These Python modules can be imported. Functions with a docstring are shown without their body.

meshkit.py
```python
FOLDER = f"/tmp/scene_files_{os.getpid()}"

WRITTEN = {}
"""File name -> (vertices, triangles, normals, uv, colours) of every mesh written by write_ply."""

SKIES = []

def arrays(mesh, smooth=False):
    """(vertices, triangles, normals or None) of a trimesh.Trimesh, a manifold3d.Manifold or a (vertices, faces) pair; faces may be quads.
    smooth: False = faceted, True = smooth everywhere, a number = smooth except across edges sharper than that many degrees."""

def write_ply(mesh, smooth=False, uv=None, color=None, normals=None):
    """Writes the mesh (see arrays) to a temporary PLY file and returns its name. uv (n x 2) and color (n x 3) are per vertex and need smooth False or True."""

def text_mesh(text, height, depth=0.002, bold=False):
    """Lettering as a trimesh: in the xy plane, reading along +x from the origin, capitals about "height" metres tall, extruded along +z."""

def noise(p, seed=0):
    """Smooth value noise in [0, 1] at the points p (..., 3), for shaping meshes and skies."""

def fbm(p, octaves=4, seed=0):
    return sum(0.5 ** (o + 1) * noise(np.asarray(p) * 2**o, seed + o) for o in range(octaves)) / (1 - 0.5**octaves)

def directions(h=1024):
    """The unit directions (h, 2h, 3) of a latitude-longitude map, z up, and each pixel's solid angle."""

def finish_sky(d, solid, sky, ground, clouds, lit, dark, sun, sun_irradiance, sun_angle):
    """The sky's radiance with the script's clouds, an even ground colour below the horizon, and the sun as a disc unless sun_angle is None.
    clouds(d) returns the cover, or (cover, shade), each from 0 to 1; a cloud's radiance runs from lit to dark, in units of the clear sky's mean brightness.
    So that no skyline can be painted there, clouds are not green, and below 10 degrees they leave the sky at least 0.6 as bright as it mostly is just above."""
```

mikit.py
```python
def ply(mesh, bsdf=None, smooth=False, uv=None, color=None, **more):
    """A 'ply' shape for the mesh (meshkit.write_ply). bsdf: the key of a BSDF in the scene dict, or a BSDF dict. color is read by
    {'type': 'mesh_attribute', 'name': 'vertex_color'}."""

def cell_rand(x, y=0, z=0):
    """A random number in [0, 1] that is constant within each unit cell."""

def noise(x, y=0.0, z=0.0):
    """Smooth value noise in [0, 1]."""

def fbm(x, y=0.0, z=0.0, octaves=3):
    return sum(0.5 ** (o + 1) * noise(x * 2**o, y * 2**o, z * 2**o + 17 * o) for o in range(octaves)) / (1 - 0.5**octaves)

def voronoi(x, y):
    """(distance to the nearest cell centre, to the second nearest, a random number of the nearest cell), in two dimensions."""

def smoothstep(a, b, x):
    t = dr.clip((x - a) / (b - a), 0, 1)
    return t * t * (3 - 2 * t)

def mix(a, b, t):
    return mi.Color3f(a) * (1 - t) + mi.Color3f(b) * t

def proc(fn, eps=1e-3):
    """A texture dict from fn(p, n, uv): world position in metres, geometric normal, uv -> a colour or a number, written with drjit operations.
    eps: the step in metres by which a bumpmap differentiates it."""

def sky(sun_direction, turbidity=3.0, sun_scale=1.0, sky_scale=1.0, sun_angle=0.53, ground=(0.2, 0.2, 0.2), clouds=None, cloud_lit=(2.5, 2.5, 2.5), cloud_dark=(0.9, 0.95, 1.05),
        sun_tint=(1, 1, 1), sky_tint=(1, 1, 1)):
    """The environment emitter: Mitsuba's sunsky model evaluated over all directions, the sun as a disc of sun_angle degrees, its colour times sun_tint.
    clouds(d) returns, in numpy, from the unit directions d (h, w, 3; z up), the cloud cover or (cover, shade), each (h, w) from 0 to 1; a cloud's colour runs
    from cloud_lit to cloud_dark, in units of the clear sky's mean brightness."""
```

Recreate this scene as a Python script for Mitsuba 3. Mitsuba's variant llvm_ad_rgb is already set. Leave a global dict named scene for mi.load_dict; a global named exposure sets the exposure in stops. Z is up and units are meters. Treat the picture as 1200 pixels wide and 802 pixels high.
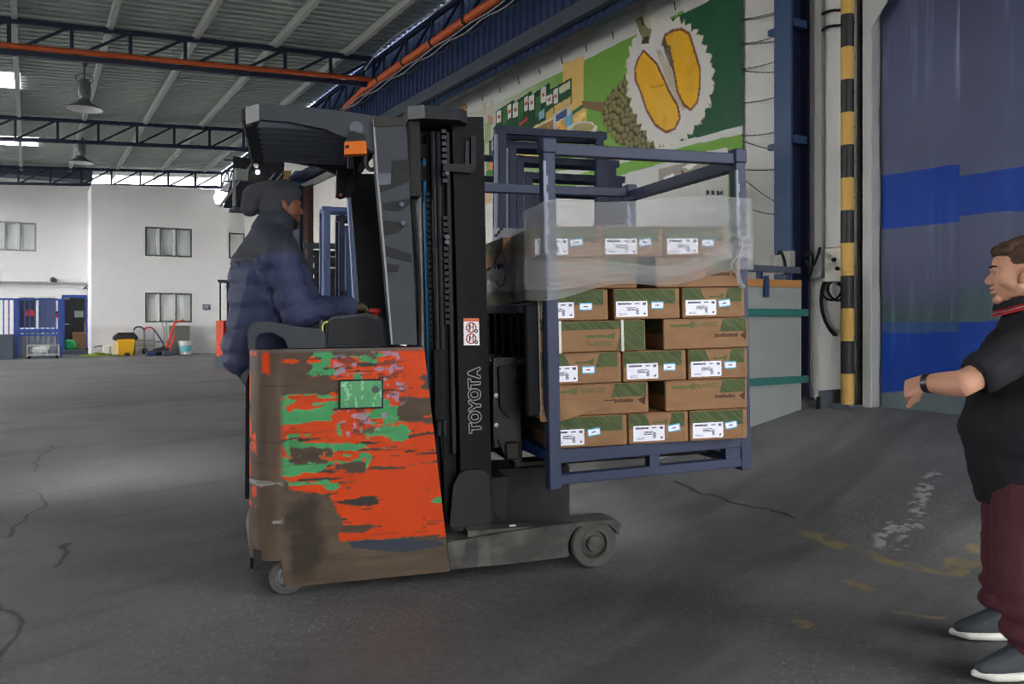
import math, random
import numpy as np, trimesh, manifold3d as m3, shapely
import shapely.geometry as sg
import drjit as dr
import mitsuba as mi
import mikit, meshkit
from mikit import noise, fbm, smoothstep, mix

# ------------------------------------------------------------------ camera, sky, exposure
scene, labels = {'type': 'scene'}, {}
exposure = 0.06
SKY = 66.0
T = mi.ScalarTransform4f
CAM_Z, FOC, CX, HY, YAW = 1.33, 940.0, 600.0, 372.0, math.radians(31.1)
FWD = np.array([math.sin(YAW), math.cos(YAW), 0.0])
RGT = np.array([math.cos(YAW), -math.sin(YAW), 0.0])
EYE = np.array([0, 0, CAM_Z])
scene['camera'] = {'type': 'perspective', 'fov': 2 * math.degrees(math.atan(600 / FOC)), 'fov_axis': 'x',
                   'principal_point_offset_y': (401 - HY) / 802.0, 'near_clip': 0.05, 'far_clip': 500.0,
                   'to_world': T().look_at(origin=[0, 0, CAM_Z], target=[float(FWD[0]), float(FWD[1]), CAM_Z], up=[0, 0, 1])}
def overcast(d):
    n = meshkit.fbm(d * [3, 3, 6], 4, 5)
    return np.ones(d.shape[:2]), 0.35 * n
scene['sky'] = mikit.sky((-0.5, -0.3, 0.8), turbidity=5, sun_scale=0.0, sky_scale=1.0, clouds=overcast,
                         cloud_lit=(SKY * 1.01, SKY, SKY * .985), cloud_dark=(SKY * .81, SKY * .81, SKY * .82), ground=(0.22, 0.22, 0.22))

# ------------------------------------------------------------------ helpers
def ray(px, py):
    return FWD + RGT * ((px - CX) / FOC) + np.array([0, 0, (HY - py) / FOC])
def on_x(px, py, x): d = ray(px, py); return EYE + d * (x / d[0])          # pixel -> point of the real plane x = const
def on_y(px, py, y): d = ray(px, py); return EYE + d * (y / d[1])
def on_z(px, py, z=0.0): d = ray(px, py); return EYE + d * ((z - CAM_Z) / d[2])
def at_depth(px, py, t): return EYE + ray(px, py) * t
def lin(c):
    c = np.asarray(c, float) / 255.0
    return np.where(c <= 0.04045, c / 12.92, ((c + 0.055) / 1.055) ** 2.4)
def mat(name, rgb, rough=0.6, metal=0.0, spec=0.4, two=True, **more):
    b = {'type': 'principled', 'base_color': rgb if isinstance(rgb, dict) else {'type': 'rgb', 'value': [float(v) for v in lin(rgb)]},
         'roughness': rough, 'metallic': metal, 'specular': spec, **more}
    scene['mat_' + name] = {'type': 'twosided', 'bsdf': b} if two else b
    return 'mat_' + name
def vmat(name, rough=0.6, spec=0.35, **more):
    return mat(name, {'type': 'mesh_attribute', 'name': 'vertex_color'}, rough, 0.0, spec, **more)
_used = {}
def numbered(k):
    n = _used.get(k, 0); _used[k] = n + 1
    return k if n == 0 else f'{k}_{n:03d}'
def thing(name, label, cat, group=None, kind=None):
    k = numbered(name); labels[k] = {'label': label, 'category': cat}
    if group: labels[k]['group'] = group
    if kind: labels[k]['kind'] = kind
    return k
def struct(name, label=None):
    k = numbered(name); labels[k] = {'kind': 'structure'}
    if label: labels[k]['label'] = label
    return k
def put(k, mesh, m, smooth=False, **more):
    scene[k] = mikit.ply(mesh, m, smooth=smooth, **more)
    return k
def part(parent, name, mesh, m, smooth=False, label=None, kind=None, **more):
    k = numbered(parent + '__' + name)
    scene[k] = mikit.ply(mesh, m, smooth=smooth, **more)
    if label or kind:
        labels[k] = {}
        if label: labels[k]['label'] = label
        if kind: labels[k]['kind'] = kind
    return k
def share(parent, name, src, M, m=None):                     # another copy of a ply dict under its own matrix
    k = numbered(parent + '__' + name)
    scene[k] = {**src, 'to_world': T(np.asarray(M, float))}
    if m: scene[k]['bsdf'] = {'type': 'ref', 'id': m}
    return k
cat = trimesh.util.concatenate
def box(x0, x1, y0, y1, z0, z1, c=0.0):
    if c <= 0:
        b = trimesh.creation.box((abs(x1 - x0), abs(y1 - y0), abs(z1 - z0)))
        b.apply_translation(((x0 + x1) / 2, (y0 + y1) / 2, (z0 + z1) / 2)); return b
    lo, hi = np.minimum([x0, y0, z0], [x1, y1, z1]), np.maximum([x0, y0, z0], [x1, y1, z1])
    c = min(c, 0.49 * (hi - lo).min()); pts = []
    for s in np.ndindex(2, 2, 2):
        v = np.where(s, hi, lo); sg_ = np.where(s, -1, 1)
        for ax in range(3):
            d = np.full(3, c) * sg_; d[ax] = 0; pts.append(v + d)
    return trimesh.convex.convex_hull(np.array(pts))
def frame(p, q, up=(0, 0, 1)):
    p, q = np.asarray(p, float), np.asarray(q, float); z = q - p; L = np.linalg.norm(z); z = z / L
    up = np.asarray(up, float)
    if abs(z @ up) > 0.98: up = np.array([0, 1.0, 0]) if abs(z[1]) < 0.9 else np.array([1.0, 0, 0])
    x = np.cross(up, z); x /= np.linalg.norm(x); y = np.cross(z, x)
    M = np.eye(4); M[:3, 0], M[:3, 1], M[:3, 2], M[:3, 3] = x, y, z, p
    return M, L
def beam(p, q, w, h=None, up=(0, 0, 1), c=0.0):               # a bar from p to q, w across, h along up
    h = w if h is None else h
    M, L = frame(p, q, up)
    b = box(-w / 2, w / 2, -h / 2, h / 2, 0, L, c); b.apply_transform(M); return b
def tube(pts, r, n=8, closed=False):
    p = np.asarray(pts, float); t = np.gradient(p, axis=0); t /= np.linalg.norm(t, axis=1, keepdims=True) + 1e-12
    r = np.atleast_1d(np.asarray(r, float)); r = np.interp(np.linspace(0, 1, len(p)), np.linspace(0, 1, len(r)), r) if len(r) > 1 else np.full(len(p), r[0]); x = np.zeros_like(p)
    a = np.cross(t[0], [0, 0, 1.0]); a = a if np.linalg.norm(a) > 1e-3 else np.cross(t[0], [0, 1.0, 0]); a /= np.linalg.norm(a)
    for i in range(len(p)):
        a = a - t[i] * (a @ t[i]); a /= np.linalg.norm(a); x[i] = a
    y = np.cross(t, x); ang = np.arange(n) * 2 * np.pi / n
    v = (p[:, None] + r[:, None, None] * (np.cos(ang)[None, :, None] * x[:, None] + np.sin(ang)[None, :, None] * y[:, None])).reshape(-1, 3)
    f = []
    for i in range(len(p) - 1):
        for j in range(n):
            k = (j + 1) % n; f += [[i * n + j, i * n + k, (i + 1) * n + k], [i * n + j, (i + 1) * n + k, (i + 1) * n + j]]
    b, e = len(v), len(v) + 1; v = np.vstack([v, p[0], p[-1]]); m = (len(p) - 1) * n
    for j in range(n): k = (j + 1) % n; f += [[b, k, j], [e, m + j, m + k]]
    return trimesh.Trimesh(v, f, process=False)
def spline(pts, n=24):
    from scipy.interpolate import CubicSpline
    p = np.asarray(pts, float); s = np.r_[0, np.cumsum(np.linalg.norm(np.diff(p, axis=0), axis=1))]
    return CubicSpline(s, p)(np.linspace(0, s[-1], n))
def lathe(prof, n=24, at=(0, 0, 0), axis=None):
    prof = np.asarray(prof, float); k = len(prof); ang = np.arange(n) * 2 * np.pi / n
    v = np.stack([prof[None, :, 0] * np.cos(ang)[:, None], prof[None, :, 0] * np.sin(ang)[:, None], np.broadcast_to(prof[:, 1], (n, k))], -1).reshape(-1, 3)
    f = []
    for i in range(n):
        for j in range(k - 1):
            a, b = i * k + j, ((i + 1) % n) * k + j; f += [[a, b, b + 1], [a, b + 1, a + 1]]
    m = trimesh.Trimesh(v, f, process=False)
    if axis is not None: M, _ = frame((0, 0, 0), axis); m.apply_transform(M)
    m.apply_translation(at); return m
def prism(poly, d0, d1, M=None):                              # 2-d polygon (list or shapely) extruded from d0 to d1 along local z
    g = poly if hasattr(poly, 'geom_type') else sg.Polygon(poly).buffer(0)
    gs = [x for x in getattr(g, 'geoms', [g]) if x.area > 1e-9]
    m = cat([trimesh.creation.extrude_polygon(x, d1 - d0, engine='earcut') for x in gs]); m.apply_translation((0, 0, d0))
    if M is not None: m.apply_transform(M)
    return m
def basis(o, ex, ey):                                        # local (u, v, w) -> o + u ex + v ey + w (ex x ey)
    ex, ey = np.asarray(ex, float), np.asarray(ey, float); M = np.eye(4)
    M[:3, 0], M[:3, 1], M[:3, 2], M[:3, 3] = ex, ey, np.cross(ex, ey), o
    return M
def xf(mesh, M): m = mesh.copy(); m.apply_transform(M); return m
def mv(x=0, y=0, z=0): M = np.eye(4); M[:3, 3] = (x, y, z); return M
def rot(deg, ax=(0, 0, 1), pt=None): return trimesh.transformations.rotation_matrix(math.radians(deg), ax, pt)
def grid(fn, us, vs):                                        # surface fn(u, v) -> (x, y, z) arrays; returns mesh and the flat u, v of its vertices
    U, V = np.meshgrid(us, vs, indexing='ij'); P = np.stack(fn(U, V), -1).reshape(-1, 3); nu, nv = U.shape
    i, j = np.meshgrid(np.arange(nu - 1), np.arange(nv - 1), indexing='ij'); a = (i * nv + j).ravel()
    f = np.vstack([np.stack([a, a + nv, a + nv + 1], 1), np.stack([a, a + nv + 1, a + 1], 1)])
    return trimesh.Trimesh(P, f, process=False), U.ravel(), V.ravel()
def inside(poly, x, y): return shapely.contains_xy(poly if hasattr(poly, 'geom_type') else sg.Polygon(poly).buffer(0), x, y)
def n2(x, y, f=1.0, seed=0, o=4): return meshkit.fbm(np.stack([x * f, y * f, np.full_like(x, seed * 7.3)], -1), o, seed)
def text(s, h, M, depth=0.002, bold=False): return xf(meshkit.text_mesh(s, h, depth, bold), M)
def text_c(s, h, depth=0.002, bold=False):
    m = meshkit.text_mesh(s, h, depth, bold); m.apply_translation((-(m.bounds[0][0] + m.bounds[1][0]) / 2, 0, 0)); return m
# ------------------------------------------------------------------ floor
RAMP = 0.48
def floor_h(x, y):
    r = np.clip((x - 4.05) / (6.75 - 4.05), 0, 1) * RAMP
    s = np.clip((y - 2.45) / 0.22, 0, 1); s = s * s * (3 - 2 * s)
    e = np.clip((y - 8) / 7, 0, 1); e = 1 - e * e * (3 - 2 * e)
    return r * s * e
def asphalt(p, n, uv):
    x, y = p.x, p.y
    big = fbm(x * .35, y * .35, 1.0, 4); mid = fbm(x * 1.7, y * 2.3, 3.0, 4); fine = noise(x * 55, y * 55, 2.0)
    grit = smoothstep(.80, .93, noise(x * 130, y * 130, 5.0)) * smoothstep(.45, .75, fbm(x * 1.1, y * 1.1, 8.0, 3))
    c = .092 + .06 * (big - .5) + .05 * (mid - .5) + .016 * (fine - .5) + .07 * grit
    th = .27
    tr = fbm((x * .96 + y * th) * .45, (y * .96 - x * th) * 2.6, 11.0, 3)                 # tyre tracks along the driving way
    c = c * (1 - .35 * smoothstep(.55, .75, tr))
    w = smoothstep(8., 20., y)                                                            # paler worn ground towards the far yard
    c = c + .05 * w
    c = dr.maximum(c, .012)
    col = mi.Color3f(c * 1.0, c * 1.0, c * 1.02)
    wx, wy = x + .10 * (fbm(x * 3, y * 3, 21.0, 4) - .5) * 2, y + .10 * (fbm(x * 3, y * 3, 31.0, 4) - .5) * 2
    def seg(ax, ay, bx, by):
        t = dr.clip(((wx - ax) * (bx - ax) + (wy - ay) * (by - ay)) / ((bx - ax) ** 2 + (by - ay) ** 2), 0, 1)
        return dr.sqrt(dr.square(wx - ax - t * (bx - ax)) + dr.square(wy - ay - t * (by - ay)))
    cr = mi.Float(1.)
    for s_ in CRACKS: cr = dr.minimum(cr, smoothstep(.0, s_[4], seg(*s_[:4])))
    col = col * (.25 + .75 * cr)
    # worn yellow paint along the foot and the side of the ramp
    wear = fbm(x * 9, y * 9, 41.0, 4)
    ye = (1 - smoothstep(.045, .065, dr.abs(wx - 4.05))) * smoothstep(2.35, 2.45, wy) * (1 - smoothstep(3.15, 3.4, wy))
    ye = dr.maximum(ye, (1 - smoothstep(.05, .07, dr.abs(wy - 2.42 - .13 * (wx - 4.05)))) * smoothstep(4.0, 4.05, wx) * (1 - smoothstep(6.2, 6.4, wx)))
    for s_ in FLECKS: ye = dr.maximum(ye, 1 - smoothstep(s_[4] * .6, s_[4], seg(*s_[:4])))
    col = mix(col, mi.Color3f(.16, .125, .045), ye * smoothstep(.36, .6, wear) * .75)
    wh = mi.Float(0.)
    for s_ in CHALK: wh = dr.maximum(wh, 1 - smoothstep(s_[4] * .3, s_[4], seg(*s_[:4])))
    col = mix(col, mi.Color3f(.26, .26, .26), wh * smoothstep(.45, .62, fbm(x * 22, y * 22, 51.0, 3)) * .8)
    return col
def fl(px, py, z=0.): p = on_z(px, py, z); return [float(p[0]), float(p[1])]
CRACKS = []
def crack(pts, w):
    q = [fl(*p) for p in pts]
    for a, b in zip(q[:-1], q[1:]): CRACKS.append((*a, *b, w))
crack([(0, 690), (16, 722), (4, 770), (6, 815)], .022); crack([(0, 632), (20, 614), (52, 590), (30, 575), (8, 581)], .022)
crack([(52, 582), (90, 573), (150, 567)], .018); crack([(38, 553), (50, 535), (62, 522)], .03)
crack([(785, 572), (850, 592), (930, 612)], .025); crack([(60, 665), (76, 636)], .03)
FLECKS = [(*fl(985, 680), *fl(1018, 692), .035), (*fl(938, 733), *fl(950, 737), .03), (*fl(1060, 722), *fl(1110, 727), .025)]
CHALK = [(*fl(1040, 638, .03), *fl(1100, 580, .1), .07), (*fl(1062, 642, .03), *fl(1075, 612, .06), .05)]
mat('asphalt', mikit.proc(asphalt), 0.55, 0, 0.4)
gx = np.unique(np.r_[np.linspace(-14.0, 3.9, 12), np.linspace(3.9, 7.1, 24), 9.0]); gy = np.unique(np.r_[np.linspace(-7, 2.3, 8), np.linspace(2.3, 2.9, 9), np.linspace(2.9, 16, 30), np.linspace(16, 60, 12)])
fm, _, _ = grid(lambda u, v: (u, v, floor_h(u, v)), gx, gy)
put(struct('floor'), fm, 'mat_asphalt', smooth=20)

mat('concrete', (150, 148, 142), .8, 0, .2)
put(struct('ground'), box(-60, -14.0, -7, 60, -.05, 0), 'mat_concrete')
# ------------------------------------------------------------------ roof: corrugated sheet on purlins, open trusses
def roof_z(x): return 5.80 + 0.064 * x                      # underside of the trusses' bottom chord
ROOF_UP = 0.54 + 0.16
mat('roof_sheet', (162, 172, 167), .5, 0, .4)
mat('purlin', (160, 166, 164), .5, 0, .4)
mat('navy_steel', (28, 36, 62), .45, 0, .5)
mat('orange_pipe', (196, 88, 40), .45, 0, .5)
scene['mat_skylight'] = {'type': 'principledthin', 'base_color': {'type': 'rgb', 'value': [.92, .93, .93]}, 'diff_trans': 1.7, 'roughness': .6, 'spec_trans': 0.0}
X0, X1, Y0, Y1 = -13.6, 6.35, -9.0, 33.6
def on_roof(px, py):
    d = ray(px, py); t = (5.80 + .54 + .16 - CAM_Z) / (d[2] - .064 * d[0]); return EYE + d * t
_q = [on_roof(24, 94), on_roof(45, 167)]
LIGHTS = [(q[0] - 6.5, q[0], q[1]) for q in _q] + [(-11.5, -3.4, 29.4), (_q[0][0] - 3.2, _q[0][0], 8.6)]   # translucent sheets: x from, x to, y middle
ys = [Y0]
while ys[-1] < Y1: ys.append(ys[-1] + .25)
ys = np.array(ys)
def corrugated(x0, x1, yy, z0):
    prof = []
    for y in yy: prof += [(y, 0), (y + .12, 0), (y + .135, .075), (y + .235, .075)]
    prof = np.array(prof); n = len(prof)
    v = np.vstack([np.c_[np.full(n, x0), prof[:, 0], prof[:, 1] + z0(x0)], np.c_[np.full(n, x1), prof[:, 0], prof[:, 1] + z0(x1)]])
    i = np.arange(n - 1)
    return trimesh.Trimesh(v, np.vstack([np.c_[i, i + 1, i + n + 1], np.c_[i, i + n + 1, i + n]]), process=False)
zr = lambda x: roof_z(x) + ROOF_UP
ceil = struct('ceiling')
holes = [(a, b, y - .62, y + .62) for a, b, y in LIGHTS]
xs = sorted({X0, X1, *[h[0] for h in holes], *[h[1] for h in holes]})
sheets = []
for a, b in zip(xs[:-1], xs[1:]):
    cut = sorted((h[2], h[3]) for h in holes if h[0] <= a and h[1] >= b)
    lo = Y0
    for c0, c1 in cut + [(Y1, Y1)]:
        yy = ys[(ys >= lo - 1e-6) & (ys < c0 - 1e-6)]
        if len(yy) > 1: sheets.append(corrugated(a, b, yy, zr))
        lo = c1
put(ceil, cat(sheets), 'mat_roof_sheet')
for a, b, y in LIGHTS[:]:
    q, _, _ = grid(lambda u, v: (u, v, zr(u) + .02), np.array([a, b]), np.linspace(y - .75, y + .75, 4))
    part(ceil, 'skylight', q, 'mat_skylight', label='white translucent skylight sheet')
for x in np.arange(5.6, X0 + .1, -1.45):
    part(ceil, 'purlin', box(x - .045, x + .045, Y0, Y1, zr(x) - .15, zr(x) - .005), 'mat_purlin')

def truss(key, p0, p1, depth, n, chord, web, mt='mat_navy_steel', drop=0.0, up=(0, 0, 1), uprights=True, flip=False):
    p0, p1, D = np.array(p0, float), np.array(p1, float), np.array([0, 0, depth])
    part(key, 'bottom_chord', beam(p0, p1, chord, chord, up), mt); part(key, 'top_chord', beam(p0 + D, p1 + D, chord, chord, up), mt)
    for i in range(n + 1):
        a = p0 + (p1 - p0) * i / n
        part(key, 'upright', beam(a, a + D, web), mt)
        if i < n:
            b = p0 + (p1 - p0) * (i + 1) / n
            part(key, 'diagonal', beam(a, b + D, web * .8) if not flip else beam(a + D, b, web * .8), mt)
tdesc = ['navy steel roof truss nearest the camera, carrying an orange pipe', 'middle navy steel roof truss, behind the one with the orange pipe', 'farthest navy roof truss, at the top of the white building']
for i, y in enumerate((15.9, 23.6, 31.35)):
    k = thing('roof_truss', tdesc[i], 'truss', 'roof trusses across the hall')
    xl = -12.3
    truss(k, (xl, y, roof_z(xl)), (6.2, y, roof_z(6.2)), .54, 20, .09, .06)
k = thing('overhead_pipe', 'orange pipe lying along the nearest roof truss', 'pipe')
put(k, tube([(-12, 15.80, roof_z(-12) + .085), (6.1, 15.80, roof_z(6.1) + .085)], .048, 10), 'mat_orange_pipe', smooth=40)
# longitudinal truss along the fascia, its orange pipe, conduit and cables
k = thing('roof_truss', 'navy longitudinal truss running above the blue fascia', 'truss')
truss(k, (6.25, Y1 - 2, 6.22), (6.25, 1.6, 6.22), .50, 26, .08, .05, flip=False)
k = thing('overhead_pipe', 'long orange pipe clipped along the truss above the blue fascia', 'pipe')
pp = [(6.12, 17.4, 6.05), (6.12, 16.3, 6.17), (6.12, 12, 6.19), (6.12, 1.5, 6.19)]
put(k, tube(pp, .075, 12), 'mat_orange_pipe', smooth=40)
mat('black_rubber', (22, 22, 24), .7, 0, .3)
for y in np.arange(16.6, 6, -1.25): part(k, 'clip', lathe([(.085, -.03), (.085, .03)], 12, (6.12, y, 6.185), (0, 1, 0)), 'mat_black_rubber')
mat('galv', (150, 154, 156), .4, .5, .5)
k = thing('conduit', 'thin pale conduit rising beside the longitudinal truss', 'pipe')
put(k, tube(spline([(6.05, 16.0, 6.52), (6.05, 15.2, 6.70), (6.05, 14.0, 6.73), (6.05, 11.0, 6.74)], 20), .018, 6), 'mat_galv', smooth=40)
mat('dark_cable', (40, 42, 46), .6)
for j, sag in enumerate((.0, .06, .10)):
    k = thing('cable', ('straightest grey cable close under the orange fascia pipe', 'wavy grey cable below the straight one under the orange fascia pipe', 'darkest and lowest cable sagging under the orange fascia pipe')[j], 'cable', 'cables below the fascia pipe')
    pts = [(6.03 + .03 * j, y, 6.02 - sag * .6 - .05 * math.sin(y * 2.5 + j) ** 2 * (1 + j) * .5) for y in np.linspace(17.5, 1.5, 60)]
    put(k, tube(pts, .012, 5), 'mat_galv' if j < 2 else 'mat_dark_cable', smooth=40)
mat('fascia_blue', (40, 60, 98), .5, 0, .4)
mat('gutter', (72, 80, 92), .5, 0, .4)
k = struct('wall_fascia')
prof = []
for y in np.arange(1.0, 20.5, .19): prof += [(y, 0), (y + .11, 0), (y + .13, -.035), (y + .17, -.035)]
prof = np.array(prof); n = len(prof); i = np.arange(n - 1)
v = np.vstack([np.c_[6.45 + prof[:, 1], prof[:, 0], np.full(n, 5.22)], np.c_[6.45 + prof[:, 1], prof[:, 0], np.full(n, 7.05)]])
put(k, trimesh.Trimesh(v, np.vstack([np.c_[i, i + 1, i + n + 1], np.c_[i, i + n + 1, i + n]]), process=False), 'mat_fascia_blue')
part(k, 'gutter_beam', cat([box(6.28, 6.40, 1, 20.5, 5.34, 5.52), box(6.30, 6.46, 1, 20.5, 5.50, 5.56)]), 'mat_gutter')
part(k, 'lower_rail', box(6.38, 6.50, 1, 20.5, 5.19, 5.23), 'mat_navy_steel')
part(k, 'soffit', box(6.45, 7.0, 1, 33, 6.3, 6.34), 'mat_navy_steel')

# ------------------------------------------------------------------ banner wall: white insulated panels
def panelmat(p, n, uv):
    s = fbm(p.y * 9, p.z * .5, 3.0, 3); d = smoothstep(1.6, .3, p.z) * fbm(p.y * 3, p.z * 2, 7.0, 4)
    c = .74 + .08 * (s - .5) - .26 * d * smoothstep(.3, .8, d)
    return mi.Color3f(c * 1.01, c * .995, c * .96)
mat('panel', mikit.proc(panelmat), .5, 0, .4)
put(struct('wall_left'), box(-12.7, -12.45, -9, 6, -.2, 6.0), 'mat_gutter')
put(struct('wall_back'), cat([box(-12.7, -3, -9.2, -9, -.2, 6.0), box(3, 7.2, -9.2, -9, -.2, 6.6)]), 'mat_gutter')
wl = struct('wall_right')
put(wl, box(7.02, 7.20, -1, 34, -.2, 7.2), 'mat_gutter')
yy = np.r_[-1, 1.4, np.arange(4.75, 34, 1.16)]
for a, b in zip(yy[:-1], yy[1:]):
    part(wl, 'panel', box(6.96, 7.06, a + .004, b - .004, 0, 6.3, .006), 'mat_panel')
part(wl, 'panel', box(6.96, 7.06, 1.404, 4.746, 4.62, 6.3, .006), 'mat_panel')
# ------------------------------------------------------------------ the white two-storey building at the far end
def plaster(p, n, uv):
    d = smoothstep(1.1, .9, p.z) * .10 * step01(p.x, 1.2) + .05 * smoothstep(.45, .75, fbm(p.x * .8, p.z * 2.5, 4.0, 4)) * smoothstep(1.5, .2, p.z)
    c = .88 + .03 * (fbm(p.x, p.z, 2.0, 3) - .5) - d
    return mi.Color3f(c, c, c * 1.005)
def step01(x, a): return smoothstep(a - .05, a + .05, x)
mat('plaster', mikit.proc(plaster), .75, 0, .2)
FB, LB = 31.0, 33.0                                            # planes of the block's front and of the recessed left front
bl = on_y(107, 217, FB)
top = [on_y(*q, FB) for q in ((107, 216), (198, 219), (252, 222), (253, 226), (250, 231), (253, 239), (263, 240))]
poly = [(bl[0], -.2)] + [(q[0], q[2]) for q in top] + [(7.0, top[-1][2]), (7.0, -.2)]
def wpts(x0, y0, x1, y1, Y):                                  # a window rectangle on plane y = Y from its pixels
    a, b = on_y(x0, y0, Y), on_y(x1, y1, Y); return a[0], b[0], b[2], a[2]
WINS = [('window_1', 170, 265.5, 225, 302, FB, 3), ('window_2', 170, 343, 225, 378, FB, 3), ('window_3', 268, 272.5, 322, 305, FB, 3), ('window_4', -30, 257.5, 42.5, 295, LB, 4)]
holes = {FB: [], LB: []}
for w in WINS: holes[w[5]].append(wpts(*w[1:5], w[5]))
P = sg.Polygon(poly)
for x0, x1, z0, z1 in holes[FB]: P = P.difference(sg.box(x0, z0, x1, z1))
FRONT = lambda Y: basis((0, Y, 0), (1, 0, 0), (0, 0, 1))       # u = x, v = z, w = -y (towards the camera)
wf = struct('wall_far')
put(wf, cat([prism(P, -.25, 0, FRONT(FB)), box(bl[0], bl[0] + .25, FB + .2, LB + .3, -.2, top[0][2])]), 'mat_plaster')
door = wpts(73, 348, 104, 410, LB)
hat = wpts(22.5, 349, 64.5, 384, LB)
ztop = on_y(50, 196, LB)[2]
P = sg.box(-16, -.2, bl[0] + .1, ztop)
for x0, x1, z0, z1 in holes[LB] + [door, hat]: P = P.difference(sg.box(x0, z0, x1, z1))
wf2 = struct('wall_far_left'); put(wf2, prism(P, -.25, 0, FRONT(LB)), 'mat_plaster')
part(wf2, 'ledge', box(-16, bl[0] - .05, LB - .22, LB + .02, on_y(60, 332, LB)[2] - .05, on_y(60, 332, LB)[2] + .03), 'mat_galv')
part(wf2, 'top_beam', box(-14, bl[0] + .1, 32.0, 32.9, on_y(60, 208, 32)[2], on_y(60, 192, 32)[2]), 'mat_gutter')
part(wf2, 'pipe', tube(spline([(-16, LB - .07, 2.25), (-4, LB - .07, 2.22), (-1.6, LB - .07, 2.2), (-1.35, LB - .07, 2.3), (-1.1, LB - .07, 2.35)], 20), .03, 6), 'mat_galv', smooth=40)
mat('alu_dark', (96, 106, 104), .45, .2, .5); mat('alu_grey', (150, 158, 156), .45, .2, .5)
mat('white_paint', (226, 228, 226), .5, 0, .4)
mat('drape', (240, 245, 243), .8, 0, .2)
scene['mat_window_glass'] = {'type': 'thindielectric'}
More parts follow.
